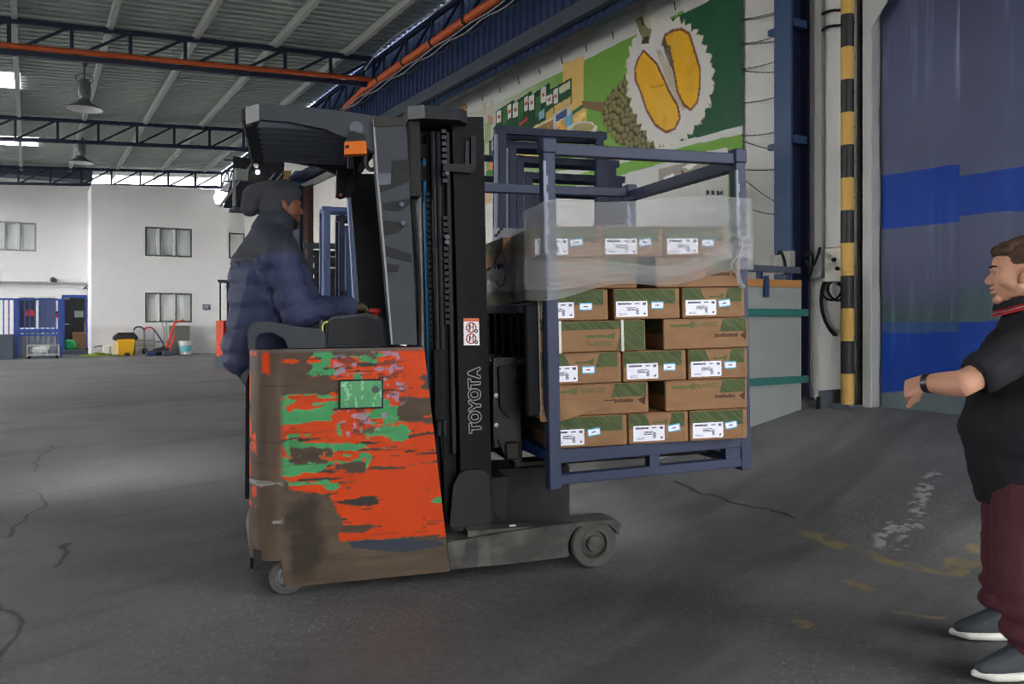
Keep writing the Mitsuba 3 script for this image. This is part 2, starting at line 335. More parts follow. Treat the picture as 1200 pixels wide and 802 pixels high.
for name, a, b, c, d, Y, n in WINS:
    x0, x1, z0, z1 = wpts(a, b, c, d, Y); k = struct(name, 'grey metal window with pale drapes behind its panes')
    m = 'mat_alu_dark' if Y == FB else 'mat_alu_grey'
    put(k, cat([box(x0, x1, Y + .02, Y + .10, z0, z0 + .06), box(x0, x1, Y + .02, Y + .10, z1 - .06, z1), box(x0, x0 + .07, Y + .02, Y + .10, z0, z1), box(x1 - .05, x1, Y + .02, Y + .10, z0, z1)]), m)
    w = (x1 - x0) / n
    for i in range(n):
        u0, u1 = x0 + w * i, x0 + w * (i + 1)
        if i: part(k, 'mullion', box(u0 - .045, u0 + .0, Y + .0, Y + .10, z0, z1), m); part(k, 'cover_strip', box(u0 - .13, u0 - .045, Y - .005, Y + .09, z0 + .05, z1 - .05), 'mat_white_paint')
        part(k, 'pane', box(u0 + .02, u1 - .02, Y + .055, Y + .061, z0 + .05, z1 - .05), 'mat_window_glass')
        g, U, V = grid(lambda u, v: (u, Y + .10 + .022 * np.sin((u - u0) * 9 + 3 * v + i) * np.clip((z1 - v), .1, 1) + .012 * np.sin(u * 23), v), np.linspace(u0, u1, 26), np.linspace(z0, z1, 10))
        part(k, 'drape', g, 'mat_drape', smooth=True)
mat('room_dark', (60, 62, 64), .9)
struct_room = struct('wall_room', None); put(struct_room, cat([box(-16, 7, LB + 2.2, LB + 2.3, -.2, 6)]), 'mat_room_dark')
# doorway with a dark open door leaf, sign and stored boxes
x0, x1, z0, z1 = door
mat('blue_paint', (44, 74, 150), .45, 0, .5); mat('door_dark', (38, 44, 46), .5, 0, .4)
k = struct('door_1', 'open doorway with a blue frame')
put(k, cat([box(x0 - .02, x0 + .07, LB - .03, LB + .1, z0, z1 + .05), box(x1 - .1, x1 + .05, LB - .03, LB + .1, z0, z1 + .05), box(x0, x1, LB - .03, LB + .1, z1 - .03, z1 + .07)]), 'mat_blue_paint')
part(k, 'leaf', box(x0 + .1, x1 - .1, LB + .9, LB + .95, z0, z1), 'mat_door_dark')
part(k, 'step', box(x0 - .1, x1 + .3, LB - .35, LB + 1, -.02, z0, .01), 'mat_gutter')
part(k, 'sign_plate', box(x0 + .42, x0 + .72, LB + .87, LB + .90, z0 + 1.18, z0 + 1.42), 'mat_alu_grey')
part(k, 'hinge', box(x0 + .1, x0 + .26, LB + .86, LB + .9, z0 + 1.84, z0 + 1.89), 'mat_alu_grey'); part(k, 'hinge', box(x0 + .1, x0 + .26, LB + .86, LB + .9, z0 + .9, z0 + .94), 'mat_alu_grey')
mat('carton_dark', (138, 104, 76), .8, 0, .2)
b = thing('carton', 'large brown carton low inside the far doorway', 'box'); put(b, box(x0 + .35, x0 + .78, LB + .2, LB + .7, z0, z0 + .62, .01), 'mat_carton_dark')
b = thing('carton', 'brown carton at the right jamb of the far doorway, under another', 'box'); put(b, box(x0 + .80, x1 - .1, LB + .15, LB + .6, z0, z0 + .62, .01), 'mat_carton_dark')
b = thing('carton', 'brown carton standing on top of another inside the far doorway', 'box'); put(b, box(x0 + .74, x1 - .11, LB + .16, LB + .6, z0 + .62, z0 + 1.02, .01), 'mat_carton_dark')
mat('green_bag', (40, 150, 86), .5, 0, .4)
def blob(pts_r, el=.04, it=4):
    m = m3.Manifold.batch_hull([m3.Manifold.sphere(r, 14).translate(p) for p, r in pts_r])
    m = m.refine_to_length(el).to_mesh(); t = trimesh.Trimesh(m.vert_properties[:, :3], m.tri_verts); trimesh.smoothing.filter_taubin(t, iterations=it); return t
b = thing('sack', 'bright green sack on the sill of the far doorway', 'sack')
bag = blob([((x0 + .16, LB + .2, z0 + .10), .1), ((x0 + .40, LB + .2, z0 + .10), .1), ((x0 + .17, LB + .2, z0 + .30), .09), ((x0 + .36, LB + .2, z0 + .26), .09)], .05)
bag.vertices += .02 * (meshkit.noise(np.array(bag.vertices) * 9)[:, None] - .5); put(b, bag, 'mat_green_bag', smooth=True)
b = thing('sandals', 'dark sandals left on the doorstep of the far building', 'sandals'); put(b, cat([box(x1 - .14 + .16 * i, x1 - .02 + .16 * i, LB - .3, LB - .08, z0, z0 + .05, .015) for i in range(2)]), 'mat_black_rubber')
# serving hatch with a sliding pane
x0, x1, z0, z1 = hat
k = struct('window_5', 'serving hatch with dark sliding panes behind the blue railing'); m_ = (x0 + x1) / 2
put(k, cat([box(x0 - .04, x1 + .04, LB - .02, LB + .06, z1, z1 + .06), box(x0 - .04, x1 + .04, LB - .02, LB + .06, z0 - .06, z0), box(x0 - .05, x0, LB - .02, LB + .06, z0, z1), box(x1, x1 + .05, LB - .02, LB + .06, z0, z1), box(m_ - .04, m_ + .04, LB - .04, LB + .06, z0, z1)]), 'mat_white_paint')
mat('hatch_dark', (20, 26, 52), .35, 0, .5); mat('hatch_grey', (78, 86, 116), .4, 0, .5); mat('red_paint', (176, 44, 44), .5)
part(k, 'pane', box(x0, m_, LB + .05, LB + .07, z0, z1), 'mat_hatch_dark'); part(k, 'pane', box(m_, x1, LB + .03, LB + .05, z0, z1), 'mat_hatch_grey')
part(k, 'sill', box(x0 - .1, x1 + .1, LB - .3, LB, z0 - .16, z0 - .05, .01), 'mat_blue_paint')
part(k, 'sticker', prism(sg.Point(0, 0).buffer(.13).union(sg.box(-.17, -.12, .17, .0)), 0, .01, basis(((x0 + m_) / 2 + .05, LB + .04, (z0 + z1) / 2), (1, 0, 0), (0, 0, 1))), 'mat_red_paint')
b = thing('intercom', 'small red and black box on the wall by the hatch', 'switch box'); q = on_y(67.5, 369, LB)
put(b, box(q[0] - .07, q[0] + .07, LB - .08, LB - .002, q[2] - .11, q[2] + .05, .01), 'mat_red_paint'); part(b, 'cover', box(q[0] - .07, q[0] + .07, LB - .09, LB - .002, q[2] + .05, q[2] + .12, .01), 'mat_black_rubber')
b = thing('security_camera', 'dome camera on the ledge above the serving hatch', 'camera'); q = on_y(62, 328, LB)
put(b, blob([((q[0], LB - .12, q[2]), .09), ((q[0] + .05, LB - .12, q[2] - .03), .08)], .04), 'mat_gutter', smooth=True); part(b, 'bracket', box(q[0] - .05, q[0] + .05, LB - .12, LB + .0, q[2] - .16, q[2] - .05), 'mat_galv')
b = thing('wall_lamp', 'bracket lamp at the corner above the far doorway', 'lamp'); q = on_y(104, 336, LB)
put(b, cat([tube([(q[0] + .1, LB - .02, q[2] + .05), (q[0], LB - .25, q[2] + .05), (q[0] - .12, LB - .3, q[2] - .02)], .02, 6), lathe([(.0, 0), (.09, -.1), (.0, -.1)], 12, (q[0] - .12, LB - .3, q[2] - .0))]), 'mat_gutter', smooth=30)
b = thing('wall_hook', 'dark forked hook beside the top of the far doorway', 'hook'); q = on_y(104.5, 344, LB)
put(b, cat([tube(spline([(q[0] - .05, LB - .06, q[2] + .18), (q[0] - .02, LB - .12, q[2]), (q[0] + .05, LB - .08, q[2] - .2)], 10), .02, 6), tube(spline([(q[0] + .1, LB - .06, q[2] + .12), (q[0] + .06, LB - .12, q[2] + .02), (q[0], LB - .1, q[2] - .02)], 8), .02, 6), box(q[0] - .06, q[0] + .08, LB - .07, LB - .0, q[2] - .03, q[2] + .03)]), 'mat_gutter', smooth=30)
# notice on the block's wall
x0, x1, z0, z1 = wpts(237.5, 357, 246.5, 363.5, FB)
b = thing('notice', 'small grey blue notice on the white wall right of the lower window', 'sign'); put(b, box(x0, x1, FB - .02, FB - .002, z0, z1), 'mat_hatch_grey')
for i in range(3): part(b, 'text_line', box(x0 + .03, x1 - .04 - .03 * i, FB - .024, FB - .02, z1 - .05 - .055 * i, z1 - .03 - .055 * i), 'mat_white_paint')
# blue railing on a corrugated grey fence, with a letter box sized grille
FY = 30.6
k = thing('fence', 'grey sheet fence topped by a blue tubular railing', 'fence')
xr, xl = on_y(70.5, 400, FY)[0], -15.5
zt, zm = on_y(40, 351, FY)[2], on_y(40, 393.5, FY)[2]
mat('sheet_grey', (128, 134, 146), .55, .1, .4)
prof = []
for x in np.arange(xl, xr, .16): prof += [(x, 0), (x + .09, 0), (x + .11, -.03), (x + .14, -.03)]
prof = np.array(prof); n = len(prof); i = np.arange(n - 1)
v = np.vstack([np.c_[prof[:, 0], FY + prof[:, 1], np.full(n, .02)], np.c_[prof[:, 0], FY + prof[:, 1], np.full(n, zm)]])
part(k, 'sheet', trimesh.Trimesh(v, np.vstack([np.c_[i, i + 1, i + n + 1], np.c_[i, i + n + 1, i + n]]), process=False), 'mat_sheet_grey')
for z in (zt, zm + .02): part(k, 'rail', box(xl, xr, FY - .03, FY + .01, z - .03, z + .03), 'mat_blue_paint')
for px in (-60, 19.5, 70.5):
    x = on_y(px, 400, FY)[0]; part(k, 'post', box(x - .06, x + .06, FY - .06, FY + .06, 0, zt + .02), 'mat_blue_paint')
for x in np.arange(xr - .14, on_y(-14, 400, FY)[0], -.145): part(k, 'picket', box(x - .017, x + .017, FY - .02, FY + .012, zm, zt), 'mat_blue_paint')
b = thing('cabinet', 'dark grey cabinet standing before the sheet fence at the picture edge', 'cabinet'); q = on_y(16, 421, FY - .9)
put(b, box(q[0] - 1.5, q[0], FY - .9, FY - .4, 0, on_y(8, 392.5, FY - .9)[2], .02), 'mat_gutter'); part(b, 'door_seam', box(q[0] - .8, q[0] - .78, FY - .908, FY - .9, .05, on_y(8, 396, FY - .9)[2]), 'mat_black_rubber'); part(b, 'plinth', box(q[0] - 1.48, q[0] - .02, FY - .88, FY - .42, -.02, .05), 'mat_black_rubber')
# wire cage trolley with a white cat-like bundle inside
CY = FY - .75
k = thing('wire_cage', 'low wire mesh cage trolley standing before the sheet fence', 'cage'); a, c = on_y(32, 419, CY), on_y(69, 404, CY)
x0, x1, z1 = a[0], c[0], c[2] - .02
mat('wire', (178, 182, 182), .4, .5, .5)
fr = []
for yy_ in (CY, CY + .5):
    for z in (.12, z1): fr.append(beam((x0, yy_, z), (x1, yy_, z), .03))
    for x in (x0, (x0 + x1) / 2 + .1, x1): fr.append(beam((x, yy_, .06), (x, yy_, z1), .03))
for x in (x0, x1):
    for z in (.12, z1): fr.append(beam((x, CY, z), (x, CY + .5, z), .03))
part(k, 'frame', cat(fr), 'mat_wire')
wires = [beam((x, CY, .12), (x, CY, z1), .008) for x in np.arange(x0 + .08, x1, .08)] + [beam((x0, CY, z), (x1, CY, z), .008) for z in np.arange(.2, z1, .09)]
part(k, 'mesh', cat(wires), 'mat_wire', kind='stuff'); part(k, 'tray', box(x0, x1, CY, CY + .5, .1, .125), 'mat_wire')
for x in (x0 + .05, x1 - .05): part(k, 'castor', lathe([(0, -.02), (.05, -.02), (.05, .02), (0, .02)], 12, (x, CY + .04, .05), (0, 1, 0)), 'mat_black_rubber')
mat('white_cloth', (238, 238, 236), .8)
b = thing('bundle', 'bright white crumpled bundle lying inside the wire cage', 'bundle'); xm = on_y(47, 410, CY)[0]
m = blob([((xm - .12, CY + .25, .26), .13), ((xm + .2, CY + .25, .34), .08), ((xm + .02, CY + .25, .22), .1)], .04); m.vertices += .06 * (meshkit.noise(np.array(m.vertices) * 8)[:, None] - .5); put(b, m, 'mat_white_cloth', smooth=True)
b = thing('bundle', 'small white scrap at the left end of the wire cage', 'bundle'); put(b, blob([((x0 + .2, CY + .2, .17), .045), ((x0 + .32, CY + .2, .16), .035)], .03), 'mat_white_cloth', smooth=True)
# things along the foot of the block
GY = FB - .5
def gx_(px): return on_y(px, 414, GY)[0]
mat('bin_yellow', (232, 178, 36), .5, 0, .4); mat('bin_lid', (44, 46, 50), .5, 0, .4); mat('bag_black', (30, 31, 34), .35, 0, .5)
k = thing('waste_bin', 'yellow waste bin with a black bag over its mouth', 'bin'); x = gx_(147)
part(k, 'bin_body', trimesh.convex.convex_hull(np.array([(x + sx * r, GY + sy * r, z) for z, r in ((.02, .22), (.58, .27)) for sx in (-1, 1) for sy in (-1, 1)])), 'mat_bin_yellow')
part(k, 'lid', blob([((x - .3, GY, .62), .1), ((x + .3, GY, .62), .1), ((x - .2, GY, .72), .09), ((x + .22, GY, .72), .09)], .06), 'mat_bag_black', smooth=True, label='black plastic bag folded over the rim')
part(k, 'foot', box(x - .05, x + .1, GY - .3, GY - .22, .0, .12), 'mat_bag_black')
b = thing('canister', 'white canister left of the yellow bin', 'canister'); x = gx_(130); put(b, cat([box(x - .25, x - .02, GY - .1, GY + .15, 0, .36, .03)]), 'mat_white_paint'); part(b, 'cap', lathe([(0, .4), (.04, .4), (.04, .35), (0, .35)], 10, (x - .16, GY, 0)), 'mat_white_paint')
b = thing('canister', 'beige canister touching the white one beside the yellow bin', 'canister'); mat('beige', (214, 206, 182), .6); put(b, box(x, x + .24, GY - .1, GY + .15, 0, .36, .03), 'mat_beige'); part(b, 'cap', lathe([(0, .4), (.04, .4), (.04, .35), (0, .35)], 10, (x + .12, GY, 0)), 'mat_beige')
mat('hose_green', (120, 138, 52), .6)
b = thing('garden_hose', 'green garden hose coiled on the ground by the doorway', 'hose'); x = gx_(114)
put(b, tube([(x + (.62 - .012 * i) * math.cos(i * .35), GY - .3 + (.4 - .006 * i) * math.sin(i * .35), .03 + .0022 * i) for i in range(46)], .025, 6), 'mat_hose_green', smooth=40)
b = thing('tap', 'small dark standpipe tap above the coiled hose', 'tap'); put(b, tube(spline([(x + .3, GY + .3, .0), (x + .28, GY + .3, .25), (x + .1, GY + .15, .35), (x - .1, GY + .1, .3)], 12), .02, 6), 'mat_gutter', smooth=40)
def hand_truck(px, label, mh, h):
    k = thing('hand_truck', label, 'trolley', 'hand trucks by the white wall'); x = gx_(px); y = GY + .1
    part(k, 'frame', cat([tube([(x + s * .15, y - .12, .1), (x + s * .15, y + .2, h)], .018, 6) for s in (-1, 1)] + [tube([(x - .15, y + .2 - .32 * (1 - f), .1 + (h - .1) * f), (x + .15, y + .2 - .32 * (1 - f), .1 + (h - .1) * f)], .014, 6) for f in (.3, .55)]), 'mat_galv', smooth=40)
    part(k, 'handle', tube(spline([(x - .15, y + .2, h), (x - .13, y + .22, h + .07), (x + .13, y + .22, h + .07), (x + .15, y + .2, h)], 12), .025, 6), mh, smooth=40)
    part(k, 'toe_plate', box(x - .2, x + .2, y - .36, y - .12, .02, .05), 'mat_galv')
    for s in (-1, 1): part(k, 'tyre', lathe([(0, -.03), (.1, -.03), (.12, 0), (.1, .03), (0, .03)], 14, (x + s * .2, y - .02, .12), (1, 0, 0)), 'mat_black_rubber', smooth=30)
hand_truck(164, 'hand truck with a black grip next to the yellow bin', 'mat_black_rubber', .88)
hand_truck(176, 'hand truck with a red grip, second from the yellow bin', 'mat_red_paint', .86)
k = thing('vacuum_cleaner', 'dark wheeled machine with a hose on the ground under the window', 'machine'); x = gx_(184)
part(k, 'body', blob([((x - .15, GY - .5, .12), .11), ((x + .2, GY - .5, .2), .14), ((x + .1, GY - .45, .13), .12)], .05), 'mat_bag_black', smooth=True)
part(k, 'hose', tube(spline([(x + .15, GY - .5, .32), (x + .05, GY - .4, .6), (x - .1, GY - .34, .85), (x - .12, GY - .3, .9)], 14), .03, 6), 'mat_gutter', smooth=40); part(k, 'blue_base', box(x - .42, x - .1, GY - .65, GY - .38, .0, .16, .03), 'mat_fascia_blue')
k = thing('stand', 'thin pale stand with cross bars left of the red frame', 'stand'); x = gx_(192)
part(k, 'pole', tube([(x, GY, .05), (x, GY, 1.0)], .03, 8), 'mat_galv', smooth=40); part(k, 'base', cat([box(x - .3, x + .35, GY - .05, GY + .05, .03, .1), box(x - .05, x + .05, GY - .3, GY + .3, .03, .1)]), 'mat_galv'); part(k, 'bar', box(x - .28, x + .3, GY - .03, GY + .03, .45, .5), 'mat_galv')
part(k, 'hook', tube(spline([(x, GY, 1.0), (x - .05, GY, 1.1), (x, GY, 1.2), (x + .05, GY, 1.1)], 10), .02, 6), 'mat_galv', smooth=40)
k = thing('sign_stand', 'slim post with a small square plate beside the red frame', 'stand'); x = gx_(196)
part(k, 'pole', tube([(x, GY + .2, .0), (x, GY + .2, 1.25)], .02, 8), 'mat_galv', smooth=40); part(k, 'plate', box(x - .1, x + .12, GY + .17, GY + .19, 1.22, 1.4, .01), 'mat_white_paint')
part(k, 'base', box(x - .12, x + .12, GY + .1, GY + .3, .0, .05), 'mat_galv')
mat('red_orange', (214, 70, 42), .5, 0, .4)
k = thing('tubular_frame', 'red tubular frame leaning against a grey crate', 'frame'); x = gx_(199); GY -= .45
put(k, cat([tube([(x - .22, GY - .15, .2), (x + .12, GY + .1, 1.15), (x + .42, GY + .15, 1.22)], .04, 8), tube([(x - .1, GY - .2, .18), (x + .12, GY - .05, .75)], .03, 6)]), 'mat_red_orange', smooth=40); part(k, 'base', box(x - .34, x + .02, GY - .35, GY + .05, .02, .18, .02), 'mat_gutter')
GY += .45
mat('crate_grey', (120, 122, 118), .8)
b = thing('crate', 'weathered grey crate against the white wall behind the red frame', 'crate'); x = gx_(202)
put(b, box(x - .05, x + .55, GY - .1, GY + .45, .0, 1.03, .02), 'mat_crate_grey')
for i in range(5): part(b, 'slat', box(x - .06, x + .56, GY - .12, GY - .1, .05 + .2 * i, .21 + .2 * i), 'mat_crate_grey')
mat('bucket_blue', (120, 196, 206), .5)
k = thing('bucket', 'white bucket with a pale blue band at the foot of the white wall', 'bucket'); x = gx_(215)
put(k, lathe([(0, .02), (.19, .02), (.235, .46), (.25, .46), (.25, .5), (.22, .5), (.18, .05), (0, .05)], 20, (x, GY - .45, 0)), 'mat_white_paint', smooth=30)
part(k, 'band', lathe([(.206, .12), (.226, .33)], 20, (x, GY - .45, 0)), 'mat_bucket_blue', smooth=30)
part(k, 'handle', tube(spline([(x - .24, GY - .45, .45), (x - .2, GY - .68, .36), (x + .2, GY - .68, .36), (x + .24, GY - .45, .45)], 14), .008, 5), 'mat_galv')
# high-bay lamps
mat('lamp_grey', (110, 116, 116), .4, .4, .5); mat('lamp_white', (235, 238, 238), .5)
for px, py, y, lb in ((99, 128, 18.5, 'grey high bay lamp hanging between the two nearer trusses'), (95, 191, 26.5, 'grey high bay lamp hanging over the far end of the hall')):
    k = thing('ceiling_lamp', lb, 'lamp', 'high bay lamps'); q = on_y(px, py, y); t = zr(q[0]) - .1
    s = .36
    part(k, 'shade', lathe([(.10, .2), (.13, .14), (s, 0), (s - .012, -.005)], 24, q), 'mat_lamp_grey', smooth=30); part(k, 'reflector', lathe([(.09, .17), (.12, .12), (s - .02, -.004)], 24, q), 'mat_lamp_white', smooth=30)
    part(k, 'housing', lathe([(0, .62), (.08, .6), (.12, .5), (.12, .28), (.09, .2), (0, .2)], 16, q), 'mat_lamp_grey', smooth=30)
    part(k, 'hanger', tube([q + (0, 0, .6), (q[0], q[1], t)], .015, 6), 'mat_gutter'); part(k, 'bracket', box(q[0] - .03, q[0] + .05, q[1] - .02, q[1] + .02, t - .01, t + .09), 'mat_gutter')
    part(k, 'ring', tube([q + (.16 * math.cos(a), 0, .62 + .1 * math.sin(a)) for a in np.linspace(0, 2 * math.pi, 14)], .01, 5), 'mat_gutter')
# ------------------------------------------------------------------ printed banner on the right wall
BX = 6.93
def bp(pts, o=(0, 0), s=1.0): return sg.Polygon([on_x(o[0] + a / s, o[1] + b / s, BX)[1:] for a, b in pts]).buffer(0)
ys_, zs_ = np.linspace(6.43, 15.4, 640), np.linspace(2.15, 5.30, 235)
bm, U, V = grid(lambda u, v: (BX - .0 + .012 * np.sin(u * 1.3 + v) * np.clip((u - 6.43), 0, 1) - .03 * np.exp(-((u - 6.6 - .12 * (v - 3)) / .12) ** 2) * np.clip((v - 3) / 1.0, 0, 1), u, v), ys_, zs_)
bm.invert()
col = np.tile(lin((212, 213, 208)), (len(U), 1))
def paint(poly, c, a=1.0, jitter=0.0):
    m = inside(poly, U, V)
    w = np.full(m.sum(), a) if jitter == 0 else np.clip(a + jitter * (n2(U[m], V[m], 5, 3) - .5), 0, 1)
    col[m] = col[m] * (1 - w[:, None]) + lin(c) * w[:, None]
C6, C5, C3 = ((680, 0), 4.22), ((520, 80), 5.73), ((500, 0), 3.0)
# soft green field fading to the left, then the flat fields
fade = np.clip((13.2 - U) / 4.0, 0, 1) * np.clip((4.75 + (U - 9.0) * -.0 - V) / .5, 0, 1)
gpoly = bp([(560, 130), (600, 112), (688, 70), (800, 12), (820, 60), (820, 190), (703, 205), (560, 240), (515, 250), (515, 140)])
m = inside(gpoly, U, V); w = np.clip((12.6 - U[m]) / 2.6, .25, 1)[:, None]; col[m] = col[m] * (1 - w) + lin((118, 166, 66)) * w
paint(bp([(777, 27), (833, 0), (880, -24), (880, 160), (797, 172), (760, 180)]), (34, 88, 58))
paint(bp([(871, 147), (871, 158), (800, 173), (753, 186), (703, 198), (600, 222), (600, 214), (703, 190), (797, 166)]), (214, 215, 210))
paint(bp([(871, 157), (871, 171), (813, 180), (770, 193), (720, 207), (600, 236), (600, 222), (703, 198), (800, 172)]), (120, 170, 66))
paint(bp([(871, 170), (813, 180), (770, 193), (720, 207), (600, 236), (600, 420), (871, 420)]), (206, 207, 205))
paint(bp([(854, 168), (871, 165), (871, 420), (854, 420)]), (120, 170, 66))
inset = bp([(771, 198), (800, 191), (838, 178), (850, 184), (850, 235), (771, 245)])
paint(inset, (158, 154, 144)); paint(inset, (225, 225, 222), .9) if False else None
for q in ([(777, 208), (789, 203), (790, 207), (778, 211)], [(800, 196), (822, 184), (828, 186), (808, 199)], [(826, 202), (845, 193), (847, 196), (828, 205)], [(801, 210), (812, 206), (813, 208), (803, 212)]): paint(bp(q), (238, 238, 236))
for q in ([(798, 200), (801.5, 200), (801.5, 214), (798, 214)], [(816, 203), (819.5, 203), (819.5, 228), (816, 228)]): paint(bp(q), (150, 66, 50))
paint(bp([(771, 216), (850, 205), (850, 250), (771, 255)]), (214, 214, 212), .85)
for x in (828, 834, 840, 844): paint(bp([(x, 224), (x + 3, 223), (x + 4, 228), (x, 229)]), (50, 50, 50))
# pale packs at the far left, then the row of dark green packs
rng = random.Random(4)
for i in range(26):
    x, y = rng.uniform(525, 585), rng.uniform(112, 232); w_, h_ = rng.uniform(4, 9), rng.uniform(8, 26)
    if y > 128 + (585 - x) * .5 - 6: paint(bp([(x, y), (x + w_, y - 3), (x + w_, y + h_ - 3), (x, y + h_)]), rng.choice([(150, 176, 110), (190, 200, 150), (206, 160, 120), (196, 120, 100), (120, 150, 80), (206, 190, 120), (226, 226, 216)]), .75)
for x in (541.5, 565, 574): paint(bp([(x, 118 if x < 550 else 122 - (x - 565) * .4), (x + 4, 116 if x < 550 else 120 - (x - 565) * .4), (x + 4, 136), (x, 137)]), (214, 150, 70) if x < 550 else (206, 190, 170))
paint(bp([(660, 75), (685, 66), (684, 160), (660, 172)]), (226, 190, 112), 1, .3)
packs = [([(345, 290), (470, 210), (475, 420), (345, 480)], (38, 84, 54)), ([(455, 240), (590, 150), (592, 420), (455, 460)], (34, 78, 50)), ([(568, 195), (716, 95), (716, 330), (568, 420)], (30, 70, 46)), ([(682, 165), (862, 65), (862, 320), (684, 400)], (36, 84, 54)),
         ([(300, 490), (350, 465), (350, 560), (300, 590)], (44, 90, 58))]
for q, c in packs:
    paint(bp(q, *C5), c); paint(bp(q, *C5).intersection(bp([(a, b + 22) for a, b in q], *C5)), c, .0)
    paint(bp([(a, b) for a, b in q[:2]] + [(q[1][0], q[1][1] + 9), (q[0][0], q[0][1] + 9)], *C5), (16, 40, 28))
for x in (415, 520, 640): paint(bp([(x - 22, 265 - (x - 415) * .3), (x + 12, 245 - (x - 415) * .3), (x + 12, 360 - (x - 415) * .2), (x - 22, 380 - (x - 415) * .2)], *C5), (70, 130, 60), .6, .8)
paint(bp([(505, 372), (560, 325), (562, 345), (508, 392)], *C5), (190, 70, 60)); paint(bp([(640, 300), (678, 270), (680, 330), (642, 350)], *C5), (130, 176, 190))
for q in ([(352, 292), (382, 276), (382, 358), (352, 370)], [(424, 250), (450, 236), (450, 330), (426, 342)], [(460, 240), (496, 222), (496, 322), (462, 334)], [(538, 196), (562, 184), (562, 282), (540, 292)], [(570, 192), (606, 174), (606, 274), (572, 286)], [(652, 140), (690, 116), (690, 222), (654, 238)], [(740, 148), (770, 128), (770, 230), (742, 246)], [(690, 186), (732, 168), (732, 236), (692, 250)], [(318, 486), (344, 474), (344, 545), (320, 556)]):
    paint(bp(q, *C5), (222, 222, 214)); cx, cy = np.mean(q, 0); paint(bp([(cx - 8, cy - 6), (cx + 8, cy - 14), (cx + 8, cy + 8), (cx - 8, cy + 14)], *C5), (196, 80, 50))
for q, c in (([(778, 128), (852, 84), (852, 140), (780, 172)], (206, 206, 170)), ([(745, 255), (858, 190), (858, 300), (745, 320)], (214, 180, 110)), ([(690, 300), (740, 260), (740, 340), (690, 360)], (206, 176, 100)),
             ([(600, 395), (740, 325), (742, 480), (600, 490)], (150, 120, 80)), ([(600, 395), (740, 325), (740, 345), (600, 412)], (226, 206, 160)), ([(738, 310), (862, 245), (862, 420), (738, 480)], (206, 200, 196)), ([(755, 320), (832, 268), (832, 320), (758, 362)], (46, 70, 130)),
             ([(768, 370), (832, 330), (832, 410), (770, 440)], (230, 176, 70)), ([(815, 330), (866, 300), (866, 385), (818, 392)], (110, 176, 206)), ([(866, 300), (960, 240), (962, 370), (868, 420)], (226, 190, 110)), ([(866, 290), (945, 236), (948, 262), (868, 316)], (40, 110, 70)), ([(880, 340), (950, 290), (952, 330), (884, 380)], (236, 206, 120)),
             ([(490, 470), (600, 420), (600, 600), (470, 600)], (206, 180, 120)), ([(560, 445), (640, 430), (640, 470), (560, 500)], (150, 190, 206)), ([(500, 540), (640, 520), (640, 600), (500, 610)], (226, 200, 120)), ([(345, 480), (430, 450), (430, 600), (345, 640)], (70, 110, 66)), ([(305, 610), (372, 590), (372, 760), (300, 770)], (214, 140, 70)), ([(280, 690), (330, 680), (320, 770), (276, 770)], (70, 130, 60))):
    paint(bp(q, *C5), c, 1, .25)
mm = inside(bp([(600, 395), (962, 240), (962, 480), (470, 600)], *C5), U, V); g = (n2(U[mm], V[mm], 11, 9) - .5)[:, None]; col[mm] = np.clip(col[mm] * (1 + 1.4 * g), 0, 1)
bowl = bp([(850, 420), (870, 372), (930, 356), (1000, 360), (1032, 395), (1020, 440), (960, 470), (890, 470)], *C5); paint(bowl, (222, 220, 210)); paint(bp([(862, 410), (890, 376), (960, 366), (1014, 384), (1000, 418), (920, 440)], *C5), (170, 160, 96), 1, .5)
paint(bp([(858, 560), (960, 560), (950, 605), (880, 610)], *C5), (120, 96, 80)); paint(bp([(860, 596), (965, 590), (950, 622), (880, 628)], *C5), (222, 220, 210))
# the cut fruit
def bumpy(poly, amp, k, seed):
    e = np.array(poly.exterior.coords)[:-1]; c = e.mean(0); r = np.random.default_rng(seed)
    s = shapely.segmentize(poly, .035).exterior; pts = np.array(s.coords)[:-1]; n_ = len(pts); d = pts - c; d /= np.linalg.norm(d, axis=1, keepdims=True)
    t = np.arange(n_) % k; h = amp * (1 - np.abs(t - k / 2) / (k / 2)) * r.uniform(.6, 1.2, n_)
    return sg.Polygon(pts + d * h[:, None]).buffer(0)
twig = bp([(10, 500), (112, 505), (130, 560), (20, 535)], *C6); paint(twig, (136, 100, 76), 1, .3)
husk = bumpy(bp([(118, 505), (160, 450), (230, 375), (250, 250), (330, 420), (480, 690), (440, 715), (300, 735), (190, 712), (140, 655), (108, 590)], *C6), .03, 4, 2)
paint(husk, (96, 92, 58))
m = inside(husk, U, V); from_ = np.random.default_rng(5)
from scipy.spatial import cKDTree
gp = np.stack(np.meshgrid(np.arange(6.4, 10.4, .088), np.arange(2.6, 5.3, .080), indexing='ij'), -1).reshape(-1, 2); gp += from_.uniform(-.036, .036, gp.shape)
dd, ii = cKDTree(gp).query(np.c_[U[m], V[m]]); off = (np.c_[U[m], V[m]] - gp[ii]) / .055
sp = np.clip(1 - dd / .058, 0, 1); sd = off[:, 0] * -.35 + off[:, 1] * .55
shade_print = np.clip(.55 + .75 * sp + .9 * sd, .25, 1.6)[:, None]; tint = np.clip((n2(U[m], V[m], 1.2, 8) - .35) * 2, 0, 1)[:, None]
col[m] = (lin((126, 116, 84)) * (1 - tint) + lin((132, 136, 62)) * tint) * shade_print
flesh_px = [(300, 150), (345, 112), (420, 116), (500, 135), (560, 185), (600, 250), (633, 330), (638, 420), (620, 510), (580, 580), (520, 650), (460, 698), (400, 703), (350, 670), (310, 600), (270, 520), (247, 430), (242, 330), (265, 240)]
flesh = bp(flesh_px, *C6)
